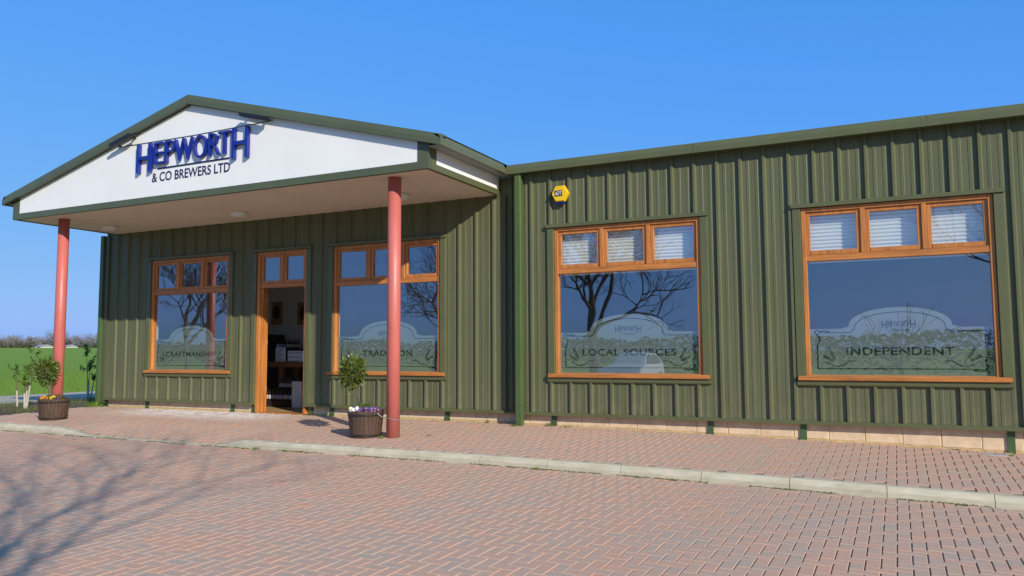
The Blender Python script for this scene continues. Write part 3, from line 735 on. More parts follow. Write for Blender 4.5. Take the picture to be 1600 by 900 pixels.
mb = MB(); mb.tube([(-12.48, YC-.01, 4.90), (-11.9, YC-.008, 4.895), (-10.6, YC-.008, 4.885), (-9.3, YC-.008, 4.90), (-8.85, YC-.01, 4.905)], .006, 5)
obj('cable', mb, M['dark'], label='thin black cable running along the white gable behind the letters', cat='cable')
# ------------------------------------------------------------------ porch lights
first = None
for lab, x in (('round white ceiling light at the left end of the porch', -14.57), ('round white ceiling light in the middle of the porch', -10.98), ('round white ceiling light partly behind the right porch column', -7.38)):
    t = empty('ceiling_light', (x, -.72, ZC-.08), lab, 'ceiling light', 'round lights under the porch')
    if first is None:
        a_ = MB().lathe((x, -.72, ZC), [(.15, -.062), (.155, -.055), (.155, -.002), (.15, .010)], 32); b_ = MB().lathe((x, -.72, ZC), [(.02, -.088), (.08, -.084), (.125, -.072), (.138, -.0625)], 32)
        first = [obj('base', a_, M['whitep'], t, True), obj('diffuser', b_, M['whitep'], t, True)]
    else:
        for f in first: inst(f, t, (x, -.72, W[f].z))
# ------------------------------------------------------------------ alarm box
t = empty('alarm_box', (-4.75, -.03, 3.55), 'yellow hexagonal alarm box with a blue lens on the green wall', 'alarm box')
cx, cz, hw, hh = -4.742, 3.70, .146, .128
hexp = [(hw, 0), (hw*.5, hh), (-hw*.5, hh), (-hw, 0), (-hw*.5, -hh), (hw*.5, -hh)]
mb = MB(); n = 6; lay_ = [(1, -.036), (1, -.09), (.9, -.115)]
for s_, yy in lay_: mb.v += [(cx+u*s_, yy, cz+v*s_) for u, v in hexp]
for k in range(2):
    for j in range(6): mb.f.append((k*6+j, k*6+(j+1) % 6, (k+1)*6+(j+1) % 6, (k+1)*6+j))
mb.f += [(0, 5, 4, 3, 2, 1), (12, 13, 14, 15, 16, 17)]
obj('case', mb, M['yellow'], t)
mb = MB(); mb.prism([(-.075, -hh-.001), (-.062, -hh-.038), (.062, -hh-.038), (.075, -hh-.001)], lambda u, v, q: (cx+u, q, cz+v), -.085, -.04); obj('lens', mb, M['lens'], t)
P('badge', M['navy'], (cx-.085, cx+.045, -.118, -.1155, cz-.045, cz+.05), parent=t)
obj('lettering', text_mb('ADT', lambda u, v, q: (cx-.078+u, -.1195, cz-.028+v), width=.118, height=.062, offset=.012, shear=.15), M['whitep'], t)
# ------------------------------------------------------------------ drain cover
mb = MB(); gx, gy = 1.02, -.22; gz = zpav(gx, gy)
mb.box(gx-.14, gx+.14, gy-.06, gy+.06, gz-.01, gz+.004)
t = empty('drain_cover', (gx, gy, gz), 'small grey slotted drain cover in the footway by the right wall', 'drain cover')
obj('rim', mb, M['grate'], t)
for k in range(9): P('bar', M['grate'], (gx-.125+.029*k, gx-.107+.029*k, gy-.045, gy+.045, gz+.0045, gz+.009), parent=t)
# ------------------------------------------------------------------ plants
def leaf(mb, p, d, nrm, L, wd):
    s_ = d.cross(nrm); s_ = s_.normalized() if s_.length > 1e-4 else Vector((1, 0, 0)); up_ = s_.cross(d)
    a = p; b = p+d*L*.45+s_*wd+up_*L*.06; c = p+d*L; e = p+d*L*.45-s_*wd+up_*L*.06; m_ = p+d*L*.5
    i = len(mb.v); mb.v += [tuple(a), tuple(b), tuple(c), tuple(e), tuple(m_)]; mb.f += [(i, i+1, i+4), (i+1, i+2, i+4), (i+2, i+3, i+4), (i+3, i, i+4)]
def rv(r):
    while 1:
        v = Vector((r.uniform(-1, 1), r.uniform(-1, 1), r.uniform(-1, 1)))
        if .05 < v.length < 1: return v
def barrel(c, lab):
    x, y = c; z0 = zpav(x, y)+.002; t = empty('planter', (x, y, z0), lab, 'planter', 'half-barrel planters by the porch columns')
    n = 24; H = .385; rb, rm, rt_ = .225, .258, .262
    for k in range(n):
        mb = MB(); a0, a1 = 2*math.pi*(k+.03)/n, 2*math.pi*(k+.97)/n; r = random.Random(k); dr = r.uniform(-.003, .003); dz = r.uniform(-.006, .004)
        secs = [(0, rb), (H*.5, rm-.012), (H*.8, rm), (H+dz, rt_)]; i = 0
        for z, q in secs:
            q += dr
            mb.v += [(x+q*math.cos(a0), y+q*math.sin(a0), z0+z), (x+(q+.003)*math.cos((a0+a1)/2), y+(q+.003)*math.sin((a0+a1)/2), z0+z), (x+q*math.cos(a1), y+q*math.sin(a1), z0+z), (x+(q-.025)*math.cos(a1), y+(q-.025)*math.sin(a1), z0+z), (x+(q-.025)*math.cos(a0), y+(q-.025)*math.sin(a0), z0+z)]
        for k2 in range(3):
            for j in range(5): mb.f.append((k2*5+j, k2*5+(j+1) % 5, k2*5+5+(j+1) % 5, k2*5+5+j))
        mb.f += [(4, 3, 2, 1, 0), (15, 16, 17, 18, 19)]
        obj('stave', mb, M['stave'], t)
    for z, q in ((.012, rb+.002), (H*.80, rm+.001)):
        mb = MB(); mb.lathe((x, y, z0), [(q-.01, z), (q+.005, z), (q+.009, z+.032), (q-.01, z+.032)], 32); obj('hoop', mb, M['hoop'], t)
    mb = MB(); mb.lathe((x, y, z0), [(rb, H-.06), (rt_-.03, H-.055)], 20); obj('soil', mb, M['soil'], t)
    return z0+H
def topiary(base, ctr, rx, rz, seed, lab, n=1000):
    r = random.Random(seed); t = empty('topiary_tree', base, lab, 'topiary tree', 'clipped standard trees in the planters')
    b = Vector(base); c = Vector(ctr); mb = MB()
    mb.tube([b, b.lerp(c, .35)+Vector((.012, 0, 0)), b.lerp(c, .7), c], [.014, .012, .011, .009], 7)
    for k in range(16):
        d = rv(r); d.z = abs(d.z)*.8-.2; mb.tube([c-Vector((0, 0, rz*.6)), c+Vector((d.x*rx*.5, d.y*rx*.5, d.z*rz*.5)), c+Vector((d.x*rx*.9, d.y*rx*.9, d.z*rz*.9))], [.007, .005, .002], 4)
    obj('stem', mb, M['bark'], t)
    mb = MB()
    for k in range(n):
        d = rv(r).normalized(); q = r.uniform(.35, 1.0)**.6*(1+.34*noise.noise(d*1.9+Vector((seed, 0, 0)))); 
        if k % 7 == 0: q *= 1.18
        p = c+Vector((d.x*rx*q, d.y*rx*q, d.z*rz*q)); o = (d+rv(r)*.9+Vector((0, 0, .35))).normalized()
        leaf(mb, p, o, (d+rv(r)*.5).normalized(), r.uniform(.045, .09), r.uniform(.012, .018))
    obj('crown', mb, M['leaf'], t)
def lowplant(base, R_, H, seed, lab, mt, n=160, name='bedding_plant', cat='plant', group=None):
    r = random.Random(seed); mb = MB(); b = Vector(base)
    for k in range(n):
        a = r.uniform(0, 6.283); q = R_*math.sqrt(r.random()); h = H*r.random()*(1-.5*q/R_)
        p = b+Vector((q*math.cos(a), q*math.sin(a), h)); o = Vector((math.cos(a)*.7, math.sin(a)*.7, r.uniform(.1, 1))).normalized()
        leaf(mb, p, (o+rv(r)*.4).normalized(), Vector((0, 0, 1)), r.uniform(.035, .06), r.uniform(.010, .016))
    obj(name, mb, mt, None, label=lab, cat=cat, group=group)
def pansy(p, colr, seed, lab, grp, nf=4):
    r = random.Random(seed); t = empty('pansy', p, lab, 'pansy', grp); p = Vector(p)
    lv = MB()
    for k in range(14): leaf(lv, p+rv(r)*.04, (rv(r)+Vector((0, 0, .5))).normalized(), Vector((0, 0, 1)), .045, .011)
    obj('leaves', lv, M['leaf2'], t)
    for k in range(nf):
        c = p+Vector((r.uniform(-.05, .05), r.uniform(-.05, .05), r.uniform(.02, .07))); f = Vector((r.uniform(-.2, .5), -.8+r.uniform(-.4, .3), r.uniform(.2, .8))).normalized()
        s_ = f.cross(Vector((0, 0, 1))).normalized(); u_ = s_.cross(f); mb = MB()
        for ang, L in ((70, .030), (112, .030), (10, .027), (170, .027), (270, .034)):
            d = s_*math.cos(R(ang))+u_*math.sin(R(ang)); e = f.cross(d); q = [c, c+d*L*.5+e*L*.5+f*.004, c+d*L+e*L*.28+f*.002, c+d*L-e*L*.28+f*.002, c+d*L*.5-e*L*.5+f*.004]
            mb.face(*q); c = c+f*.0012
        obj('flower', mb, PANSY[colr], t)
        ct = MB(); ct.face(*[c+f*.004+(s_*math.cos(q)+u_*math.sin(q))*.007 for q in [k2*1.0472 for k2 in range(6)]]); obj('flower_eye', ct, PANSY['yellow' if colr != 'yellow' else 'violet'], t)
PR, PL = (-7.19, -1.86), (-14.25, -1.99)
zr = barrel(PR, 'brown half-barrel planter chained to the right porch column'); zl = barrel(PL, 'brown half-barrel planter in front of the left porch column')
topiary((PR[0]-.07, PR[1], zr-.06), (-7.45, -1.86, .885), .185, .215, 3, 'clipped bay tree on a leaning stem in the planter by the right column')
topiary((PL[0]-.13, PL[1], zl-.06), (-14.52, -1.99, .855), .19, .24, 8, 'clipped bay tree in the planter in front of the left column')
lowplant((PR[0]-.02, PR[1]-.02, zr-.05), .11, .24, 4, 'leafy green shoot beside the topiary stem in the right planter', M['leaf2'], 130, 'shrub', 'shrub')
GR, GL = 'pansies in the right planter', 'pansies in the left planter'
def pan(c, z, lst, grp, labs, s0):
    for k, (dx, dy, colr) in enumerate(lst): pansy((c[0]+dx, c[1]+dy, z-.03), colr, s0+k, labs[colr], grp, 4)
pan(PR, zr, [(-.20, -.06, 'yellow'), (-.14, -.15, 'white'), (-.09, -.19, 'white'), (-.17, -.02, 'violet')], GR, {'yellow': 'yellow pansies at the left rim of the right planter', 'white': 'white pansies over the front rim of the right planter', 'violet': 'dark violet pansies behind the white ones in the right planter'}, 40)
pan(PR, zr, [(.05, -.19, 'purple'), (.11, -.15, 'purple'), (.16, -.11, 'purple'), (.20, -.04, 'purple')], GR, {'purple': 'purple pansies along the right rim of the right planter'}, 50)
pan(PL, zl, [(-.20, -.06, 'yellow'), (-.17, -.13, 'yellow'), (-.19, -.15, 'violet'), (.20, -.06, 'violet')], GL, {'yellow': 'bright yellow pansies at the left rim of the left planter', 'violet': 'dark violet pansies spilling over the left planter rim'}, 60)
pan(PL, zl, [(-.06, -.18, 'orange'), (.03, -.18, 'orange'), (.10, -.14, 'yellow'), (-.02, -.10, 'orange'), (.14, -.05, 'orange')], GL, {'orange': 'orange pansies in the middle of the left planter', 'yellow': 'small yellow pansies right of the orange ones in the left planter'}, 70)
for c, z, s_ in ((PR, zr, 5), (PL, zl, 6)):
    lowplant((c[0], c[1], z-.06), .2, .08 if s_ == 5 else .16, s_, 'green bedding leaves filling the '+('right' if s_ == 5 else 'left')+' planter', M['leaf2'], 190 if s_ == 5 else 320)
# chain
mb = MB(); p0 = Vector((-6.93, -1.93, .27)); pts = []
a0 = Vector((PR[0]+.255, PR[1]-.06, zr-.03)); cc = Vector((-6.738, -1.80, 0))
for k in range(7):
    t_ = k/6; e = Vector((cc.x-.09, cc.y-.06, .235)); q = a0.lerp(e, t_); q.z -= .02*math.sin(math.pi*t_); pts.append(q)
for k in range(9):
    an = R(214+k*20); pts.append(Vector((cc.x+.108*math.cos(an), cc.y+.108*math.sin(an), .235-.05*(k/8))))
links = []
for i in range(len(pts)-1):
    d = pts[i+1]-pts[i]; nn = max(1, round(d.length/.022))
    for k in range(nn):
        a = pts[i]+d*(k/nn); b = pts[i]+d*((k+1.25)/nn); links.append((a, b))
for k, (a, b) in enumerate(links): mb.tube([a, (a+b)/2, b], [.004, .0075, .004], 5)
obj('chain', mb, M['chain'], label='short chain tying the planter to the red column', cat='chain')
# weeds
def tuft(p, R_, H, n, seed, mt):
    r = random.Random(seed); mb = MB(); p = Vector(p)
    for k in range(n):
        a = r.uniform(0, 6.283); q = R_*r.random(); b = p+Vector((q*math.cos(a), q*math.sin(a), 0)); h = H*r.uniform(.4, 1); d = Vector((math.cos(a), math.sin(a), 0))*h*r.uniform(.2, .9); s_ = Vector((-math.sin(a), math.cos(a), 0))*max(.003, h*.06)
        mb.face(b-s_, b+s_, b+d*.4+Vector((0, 0, h*.7))+s_*.6, b+d*.4+Vector((0, 0, h*.7))-s_*.6); mb.face(b+d*.4+Vector((0, 0, h*.7))-s_*.6, b+d*.4+Vector((0, 0, h*.7))+s_*.6, b+d+Vector((0, 0, h)))
    return mb
WD = [(-6.86, -1.93, .07, .05, 'g', 'grass tuft between the right planter and the red column'), (-8.45, -2.80, .06, .05, 'g', 'grass tuft at the first full kerb stone right of the dropped kerb'), (-7.62, -2.79, .09, .03, 'm', 'mossy tuft at the foot of the kerb left of the right planter'),
      (-3.97, -2.80, .07, .03, 'g', 'green weed at the kerb foot below the ADT box'), (-5.53, -.21, .09, .05, 'd', 'mossy weed at the foot of the green downpipe'), (-5.0, -.03, .06, .07, 'd', 'dry weed at the plinth under the left edge of the "LOCAL SOURCES" window'),
      (-4.7, -.04, .12, .03, 'm', 'low moss along the plinth under the "LOCAL SOURCES" window'), (-6.12, .02, .05, .07, 'd', 'dry brown weed at the plinth left of the downpipe'), (.62, -.02, .06, .02, 'm', 'small moss cushion at the plinth under the "INDEPENDENT" window'),
      (1.19, -.24, .05, .03, 'g', 'small weed at the right end of the drain cover'), (-15.75, -.02, .26, .13, 'g', 'long grass at the left corner of the shop'), (-11.7, -2.78, .04, .03, 'g', 'tiny weed at the dropped kerb left of the door'), (-6.3, -1.5, .05, .02, 'm', 'flat moss patch on the footway right of the red column')]
for k, (x, y, rr, h, c, lab) in enumerate(WD):
    z = zroad(x, y) if y < -2.76 else zpav(x, min(y, 0)); obj('weed', tuft((x, y, z), rr, h, 45 if h < .1 else 160, k, {'g': M['grass'], 'd': M['dry'], 'm': M['moss']}[c]), {'g': M['grass'], 'd': M['dry'], 'm': M['moss']}[c], label=lab, cat='weed', group='weeds along kerb and wall', kind='stuff' if h > .1 else None)
mb = MB(); r = random.Random(9)
for k in range(2600):
    x = r.uniform(-14.5, 3); y = -2.762-abs(r.gauss(0, .012)); z = zroad(x, y)-.004; h = r.uniform(.004, .016); a = r.uniform(0, 3.14); q = r.uniform(.008, .03)
    if noise.noise((x*1.5, 0, 0)) < -.15: continue
    mb.face((x-q*math.cos(a), y-.006, z), (x+q*math.cos(a), y-.004, z), (x+q*.4, y+.004, z+h), (x-q*.4, y+.004, z+h))
obj('moss', mb, M['moss'], kind='stuff', label='line of moss and grit along the kerb foot', cat='moss')
mb = MB(); r = random.Random(14)
for k in range(150):
    x = r.uniform(-14, 2.2); y = -2.80-abs(r.gauss(0, 1.6)) if k % 3 else r.uniform(-2.5, -.05); z = (zroad(x, y) if y < -2.7 else zpav(x, y))+.004; a = r.uniform(0, 6.28); q = r.uniform(.006, .02)
    leaf(mb, Vector((x, y, z)), Vector((math.cos(a), math.sin(a), r.uniform(0, .5))).normalized(), Vector((r.uniform(-.4, .4), 0, 1)).normalized(), q*1.8, q*.5)
obj('leaf_litter', mb, M['litter'], kind='stuff', label='scattered bits of dry leaf and grit on the paving', cat='litter')
# bed plants, grass verge
mb = MB(); r = random.Random(21)
for k in range(9000):
    x = r.uniform(-20.6, -16.0); y = r.uniform(-2.0, 6)
    if noise.noise((x*.9, y*.9, 3)) < -.12: continue
    z = bedz(x, y); h = r.uniform(.03, .16); a = r.uniform(0, 6.28); s_ = .007
    mb.face((x-s_, y, z), (x+s_, y, z), (x+math.cos(a)*h*.6, y+math.sin(a)*h*.6, z+h))
obj('grass', mb, M['dry'], kind='stuff', label='rough dry grass growing in the soil bed', cat='grass')
mb = MB()
for k in range(26000):
    x = -24.9-abs(r.gauss(0, 14)); y = r.uniform(2, 46); rr = math.hypot(x, y)
    u, v = px((x, y, 0))
    if not (-60 < u < 190): continue
    z = -.13+.0102*max(0, rr-30)-.01; h = r.uniform(.06, .16); a = r.uniform(0, 6.28); s_ = .012
    mb.face((x-s_, y-s_*.5, z), (x+s_, y+s_*.5, z), (x+math.cos(a)*h*.5, y+math.sin(a)*h*.5, z+h))
obj('grass', mb, M['grass'], kind='stuff', label='short green grass at the near edge of the field', cat='grass')
def sapling(base, stems, seed, lab, guard, mt, nl=70):
    r = random.Random(seed); t = empty('sapling', base, lab, 'sapling', 'young shrubs beside the footway'); b = Vector(base); st = MB(); lv = MB(); gd = MB()
    for (dx, dy, h) in stems:
        tip = b+Vector((dx, dy, h)); mid = b.lerp(tip, .5)+Vector((r.uniform(-.04, .04), 0, .02)); st.tube([b+Vector((dx*.2, dy*.2, -.03)), mid, tip], [.016, .011, .003], 5)
        for k in range(5):
            q = mid.lerp(tip, r.random()); e = q+Vector((r.uniform(-.22, .22), r.uniform(-.15, .15), r.uniform(.03, .2))); st.tube([q, e], [.005, .002], 4)
            for j in range(nl//5): w_ = q.lerp(e, r.random()); leaf(lv, w_, (rv(r)+Vector((0, 0, .4))).normalized(), rv(r).normalized(), r.uniform(.06, .12), .018)
        if guard: gd.tube([b+Vector((dx*.2, dy*.2, -.02)), b.lerp(mid, .8)], [.022, .018], 7)
    obj('stems', st, M['bark'], t); obj('foliage', lv, mt, t)
    if guard: obj('stem_guard', gd, M['guard'], t)
def onbed(x, y): return (x, y, bedz(x, y))
sapling(onbed(-18.75, .15), [(-.12, 0, .92)], 1, 'thin sapling in a white guard, leftmost in the soil bed', True, M['leaf2'], 60)
sapling(onbed(-18.42, .10), [(.20, .1, 1.3), (-.05, 0, .85), (.05, .05, 1.0)], 2, 'several-stemmed pale sapling between the white guard and the planter', True, M['leaf2'], 90)
sapling(onbed(-20.35, 3.1), [(.05, 0, 1.15), (-.30, .1, 1.45), (.25, .1, 1.1)], 3, 'leafy sapling close to the left corner of the shop', True, M['leaf2'], 110)
# ------------------------------------------------------------------ trees
def bare(mbT, mbC, base, h, seed, spread=.55, lv=6, r0=None, lean=(0, 0), tw=.68):
    r = random.Random(seed)
    def grow(p, d, L, rad, k):
        pts = [p]; q = p; dd = d.copy()
        for s_ in range(3):
            dd = (dd+rv(r)*.22+Vector((0, 0, .06))).normalized(); q = q+dd*L/3; pts.append(q)
        rr = [rad, rad*.88, rad*.76, rad*.62]
        (mbT if k < 3 else mbC).tube(pts, rr, 7 if k < 2 else (5 if k < 3 else 3), cap=k < 1)
        if k >= lv: return
        nb = 3 if k < 3 else (3 if r.random() < .6 else 2)
        for j in range(nb):
            src = pts[3] if j < 2 else pts[r.choice((1, 2))]
            s2 = rv(r); s2 = (s2-dd*s2.dot(dd)).normalized(); a = spread*r.uniform(.7, 1.35)
            nd = (dd*math.cos(a)+s2*math.sin(a)); nd.z += .05; grow(src, nd.normalized(), L*r.uniform(.66, .86), rad*(.6 if k < 2 else tw), k+1)
    grow(Vector(base), Vector((lean[0], lean[1], 1)).normalized(), h*.27, r0 or h*.028, 0)
def tree(base, h, seed, lab, name='oak_tree', spread=.6, lv=6, r0=None, lean=(0, 0), group=None, tw=.68):
    t = empty(name, base, lab, 'tree', group); a, b = MB(), MB(); bare(a, b, base, h, seed, spread, lv, r0, lean, tw)
    obj('trunk', a, M['bark'], t, True); obj('crown', b, M['twig'], t)
G = 'bare trees round the car park'
tree((-15.5, -31, -.5), 13, 4, 'big bare oak mirrored in the "LOCAL SOURCES" window', 'oak_tree', .66, 7, .30, group=G)
tree((-27, -32, -.5), 11.5, 9, 'bare oak mirrored in the right half of the "TRADITION" window', 'oak_tree', .64, 7, .24, group=G)
tree((-44, -27, -.5), 11, 7, 'bare oak mirrored in the "CRAFTMANSHIP" window', 'oak_tree', .64, 7, .22, group=G)
tree((3.9, -15.2, -.5), 10.0, 11, 'bare tree casting its shadow on the left of the car park', 'bare_tree', .5, 7, .10, (-.05, 0), group=G, tw=.6)
tree((.15, -18, -.5), 4.2, 12, 'slender bare sapling mirrored in the "INDEPENDENT" window', 'bare_tree', .36, 4, .05, group=G)
# parked hatchback behind the camera (seen only mirrored in the "LOCAL SOURCES" window)
def car(x, y, lab):
    z0 = zroad(x, y); t = empty('parked_car', (x, y, z0), lab, 'car'); L, Wd = 4.0, 1.74
    side = [(0, .35), (0, .62), (.06, .95), (.42, 1.44), (1.2, 1.50), (1.95, 1.45), (2.75, .98), (3.7, .84), (3.98, .62), (4.0, .34)]
    def loft(pr, w0, w1, name, m):
        mb = MB(); n = len(pr); secs = []
        for f in (-1, -.93, -.7, .7, .93, 1):
            k = 1-abs(f) ; ins = .0 if abs(f) < .8 else (.02 if abs(f) < .95 else .06)
            secs.append([(x+f*(w0 if v < .9 else w0+(w1-w0)*(v-.9)/.6), y+u+(ins if u < 2 else -ins), z0+v-(ins if v > .9 else 0)) for u, v in pr])
        for q in secs: mb.v += q
        for k in range(5):
            for j in range(n): mb.f.append((k*n+j, k*n+(j+1) % n, (k+1)*n+(j+1) % n, (k+1)*n+j))
        mb.f += [tuple(range(n)), tuple(range(6*n-1, 5*n-1, -1))]; return obj(name, mb, m, t)
    loft(side, Wd/2, .62, 'body', M['carpaint'])
    mb = MB(); mb.face((x-.6, y+.105, z0+1.0), (x+.6, y+.105, z0+1.0), (x+.54, y+.37, z0+1.38), (x-.54, y+.37, z0+1.38)); mb.v = [(v[0], v[1]-.035, v[2]) for v in mb.v]; mb.face(*[(v[0], v[1]+.01, v[2]) for v in mb.v[::-1]]); obj('rear_window', mb, M['black'], t)
    for s_ in (-1, 1):
        mb = MB(); mb.face(*[(x+s_*(Wd/2-.0+(.62-Wd/2)*(v-.9)/.6+.012), y+u, z0+v) for u, v in ((.55, 1.0), (2.6, 1.0), (1.95, 1.38), (.6, 1.38))]); obj('side_window', mb, M['black'], t)
        mb = MB(); mb.box(x+s_*.62-.11, x+s_*.62+.11, y-.012, y+.08, z0+.66, z0+.92); obj('tail_light', mb, M['taillight'], t)
        for yy in (.75, 3.2):
            mb = MB(); mb.lathe((0, 0, 0), [(.2, -.1), (.31, -.095), (.32, -.06), (.32, .06), (.31, .095), (.2, .1)], 24); mb.v = [(x+s_*(Wd/2-.09)+v[2], y+yy+v[0], z0+.32+v[1]) for v in mb.v]; w_ = obj('wheel', mb, M['black'], t)
            mb = MB(); mb.lathe((0, 0, 0), [(.19, -.104), (.19, .104)], 16); mb.v = [(x+s_*(Wd/2-.09)+v[2], y+yy+v[0], z0+.32+v[1]) for v in mb.v]; obj('rim', mb, M['chain'], w_)
    P('rear_bumper', M['carpaint'], (x-.8, x+.8, y-.06, y+.05, z0+.33, z0+.58), parent=t); P('number_plate', M['yellow'], (x-.26, x+.26, y-.068, y-.061, z0+.40, z0+.51), parent=t)
car(-9.9, -22, 'pale hatchback parked across the car park, mirrored in the "LOCAL SOURCES" window')
# hedge on the far side of the car park (seen only mirrored)
mb = MB(); r = random.Random(31)
for k in range(24000):
    x = r.uniform(-85, 22); y = -46+r.gauss(0, .6)+1.5*math.sin(x*.07); top = 2.7+.6*noise.noise((x*.2, 1, 0))+.35*noise.noise((x*.9, 5, 0)); z = -.6+top*math.sqrt(r.random())
    d = rv(r)*r.uniform(.25, .6); e = rv(r)*r.uniform(.25, .5); mb.face((x, y, z), (x+d.x, y+d.y*.5, z+d.z*.6), (x+e.x, y+e.y*.5, z+e.z*.6))
obj('hedge', mb, M['farhedge'], kind='stuff', label='hedge on the far side of the car park, seen mirrored in the windows', cat='hedge')
# far wood line
def far_tree_mesh(seed, n=1500):
    r = random.Random(seed); a, b = MB(), MB()
    a.tube([(0, 0, -.5), (.1, 0, 2.), (0, .1, 4.)], [.4, .3, .2], 6)
    lob = [(Vector((r.uniform(-2.6, 2.6), r.uniform(-2, 2), r.uniform(3, 6.5))), r.uniform(1.2, 2.3)) for k in range(11)]
    for c, q in lob: a.tube([(0, .1, 2.5), tuple(c*.7+Vector((0, 0, .5))), tuple(c)], [.16, .1, .04], 4)
    for k in range(n):
        c, q = r.choice(lob); d = rv(r); p = c+d*q; e = rv(r)*r.uniform(.2, .5); f = rv(r)*r.uniform(.12, .3)
        b.face(p, p+e, p+f+Vector((0, 0, .25)))
    return a, b
rr_ = random.Random(77)
def far_tree(x, y, z, h, sd, a, b, n):
    ta, tb = far_tree_mesh(sd, n); an = sd*1.7; ca, sa = math.cos(an), math.sin(an)
    for src, dst in ((ta, a), (tb, b)):
        i = len(dst.v); dst.v += [(x+(v[0]*ca-v[1]*sa)*h*1.15, y+(v[0]*sa+v[1]*ca)*h*1.15, z+v[2]*h*.92) for v in src.v]; dst.f += [tuple(i+q for q in f) for f in src.f]
ZF = -.13+.0102*410-.3
wa = MB()
for k in range(44):
    sl = -1.85+.62*k/43+rr_.uniform(-.004, .004); dist = rr_.uniform(455, 500); y = dist/math.hypot(sl, 1)
    far_tree(sl*y, y, ZF, rr_.uniform(.72, 1.1), 200+k, wa, wa, 900)
obj('far_wood', wa, M['fartree'], kind='stuff', label='grey-brown far wood closing the view beyond the field', cat='wood')
for k, (sl, h, lab) in enumerate(((-1.553, 1.28, 'tallest grey bare tree of the far wood, just left of the left porch column'), (-1.635, .95, 'low rounded bare tree at the left edge of the far wood'), (-1.405, 1.18, 'broad brown bare tree of the far wood beside the shop corner'))):
    y = 448/math.hypot(sl, 1); a, b = MB(), MB(); far_tree(sl*y, y, ZF, h, 300+k, a, b, 1300)
    t = empty('bare_tree', (sl*y, y, ZF), lab, 'tree', 'single trees in front of the far wood'); obj('trunk', a, M['bark'], t); obj('crown', b, M['fartree'], t)
mb = MB()
for k in range(9000):
    sl = rr_.uniform(-1.9, -1.2); dist = 452+rr_.uniform(-3, 30); y = dist/math.hypot(sl, 1); x = sl*y; z = 3.9+abs(rr_.gauss(0, 1.3))*(1+.5*noise.noise((sl*40, 0, 0)))
    d = rv(rr_)*1.2; e = rv(rr_)*1.2; mb.face((x, y, z), (x+d.x, y+d.y, z+d.z*.6), (x+e.x, y+e.y, z+e.z*.6))
obj('hedge', mb, M['farhedge'], kind='stuff', label='hedge and undergrowth along the far edge of the field', cat='hedge')
for lab, sl, wd, hh_ in (('small white bungalow among the far trees', -1.605, 8., 1.1), ('small grey shed among the far trees right of the bungalow', -1.515, 4, 1.0)):
    y = 449/math.hypot(sl, 1); x = sl*y; z = 3.6; t = empty('bungalow' if wd == 8 else 'shed', (x, y, z), lab, 'house' if wd == 8 else 'shed')
    mb = MB(); mb.box(x-wd/2, x+wd/2, y-3, y+3, z-.5, z+hh_); obj('wall', mb, M['dkplaster'], t)
    mb = MB(); mb.prism([(-3.3, hh_), (0, hh_+1.0), (3.3, hh_)], lambda u, v, q: (q, y+u, z+v), x-wd/2-.3, x+wd/2+.3); obj('roof', mb, M['soffit2'], t)
    for q in (-.25, .2):
        mb = MB(); mb.box(x+wd*q-.6, x+wd*q+.6, y-3.05, y-2.99, z+.5, z+1.2); obj('window', mb, M['dark'], t)
# ------------------------------------------------------------------ inside the shop
t = empty('shop_counter', (-11.9, 1.9, .035), 'dark timber shop counter seen through the open door', 'counter')
P('top', M['counter'], (-12.38, -9.9, 1.6, 2.3, .875, .995), parent=t)
for x in (-12.12, -10.1): P('leg', M['counter'], (x-.045, x+.045, 1.7, 1.79, .035, .875), parent=t); P('leg', M['counter'], (x-.045, x+.045, 2.15, 2.24, .035, .875), parent=t)
for lab, x0, x1, z1, rows in (('upright white price card standing on the counter', -12.20, -11.93, 1.30, 8), ('wide white notice card standing on the counter', -11.86, -11.42, 1.225, 3)):
    t = empty('notice_card', ((x0+x1)/2, 1.64, .996), lab, 'card', 'cards on the counter')
    P('card', M['card'], (x0, x1, 1.64, 1.65, .996, z1), parent=t)
    mb = MB()
    for k in range(rows): mb.box(x0+.03, x1-.03-.05*(k % 3), 1.637, 1.6395, z1-.05-k*(.26/rows), z1-.05-k*(.26/rows)+.012)
    obj('printed_lines', mb, M['ink'], t)
P('white_board', M['card'], (-11.56, -11.30, 1.45, 1.47, .036, .58), parent=None, label='plain white board leaning by the bottle stand inside the door', cat='board')
t = empty('bottle_stand', (-11.9, 1.5, .035), 'dark stepped stand holding two rows of beer bottles', 'stand')
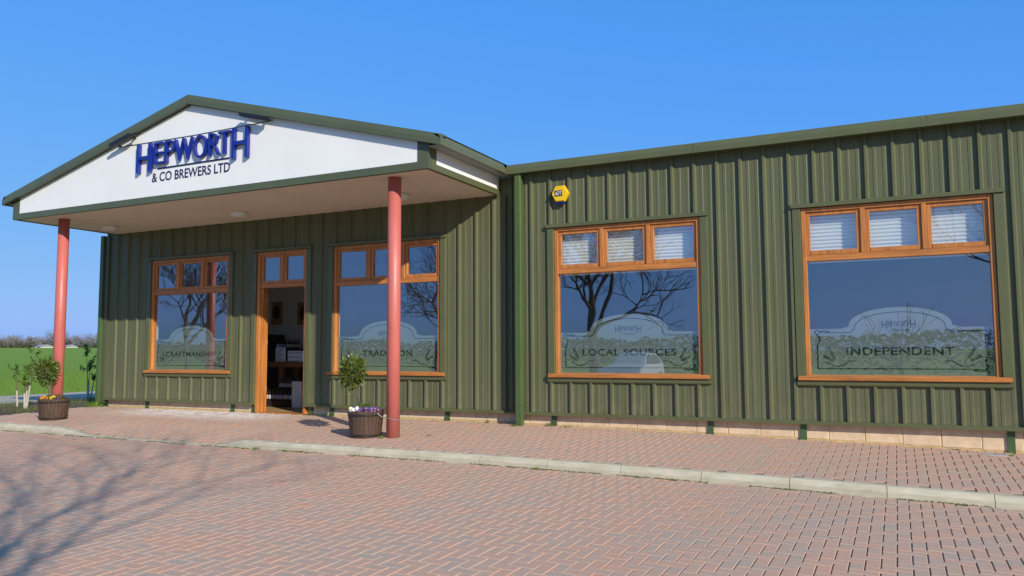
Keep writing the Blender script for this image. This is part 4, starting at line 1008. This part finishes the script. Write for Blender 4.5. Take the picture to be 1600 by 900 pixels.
P('step', M['black'], (-12.33, -11.58, 1.42, 1.62, .036, .16), parent=t); P('step', M['black'], (-12.33, -11.58, 1.625, 1.82, .036, .40), parent=t)
bt = None
def bottle(p, lab, grp):
    global bt
    t = empty('beer_bottle', p, lab, 'bottle', grp)
    if bt is None:
        a = MB().lathe(p, [(.028, 0), (.031, .01), (.031, .14), (.014, .20), (.013, .25), (.015, .255)], 10); b = MB().lathe(p, [(.0316, .04), (.0318, .042), (.0318, .12), (.0316, .122)], 10)
        bt = [(obj('glass', a, M['bottle'], t, True), 0), (obj('bottle_label', b, M['label'], t, True), .04)]
    else:
        for o, dz in bt: inst(o, t, (p[0], p[1], W[o].z-BZ+p[2]))
BZ = .162
for k in range(10): bottle((-12.27+.073*k, 1.49, .162), 'beer bottle in the lower row of the stand inside the door', 'lower row of beer bottles')
for k in range(8): bottle((-12.10+.073*k, 1.70, .402), 'beer bottle in the upper row of the stand inside the door', 'upper row of beer bottles')
t = empty('back_shelf', (-14.4, 4.2, .035), 'black shelf unit along the back wall of the shop', 'shelf')
P('shelf_board', M['black'], (-15.3, -13.6, 4.0, 4.5, .036, 1.28), parent=t); P('shelf_board', M['black'], (-15.3, -14.55, 4.05, 4.5, 1.2805, 1.66), parent=t)
for k in range(9): bottle((-14.45+.085*k, 4.15, 1.282), 'beer bottle on the black shelf at the back of the shop', 'bottles on the back shelf')
for lab, x0, x1, z0, z1 in (('brown poster with a black oval on the back wall, left of the two', -15.10, -14.72, 1.94, 2.55), ('brown poster with a black oval on the back wall, right of the two', -14.19, -13.80, 1.92, 2.50)):
    t = empty('poster', ((x0+x1)/2, 4.59, z0), lab, 'poster', 'posters in the shop')
    P('sheet', M['poster'], (x0, x1, 4.575, 4.59, z0, z1), parent=t)
    mb = MB(); cx, cz = (x0+x1)/2, (z0+z1)/2+.02; mb.prism([(cx+.12*math.cos(q*.2618), cz+.19*math.sin(q*.2618)) for q in range(24)], lambda u, v, q: (u, q, v), 4.57, 4.5745); obj('oval', mb, M['black'], t)
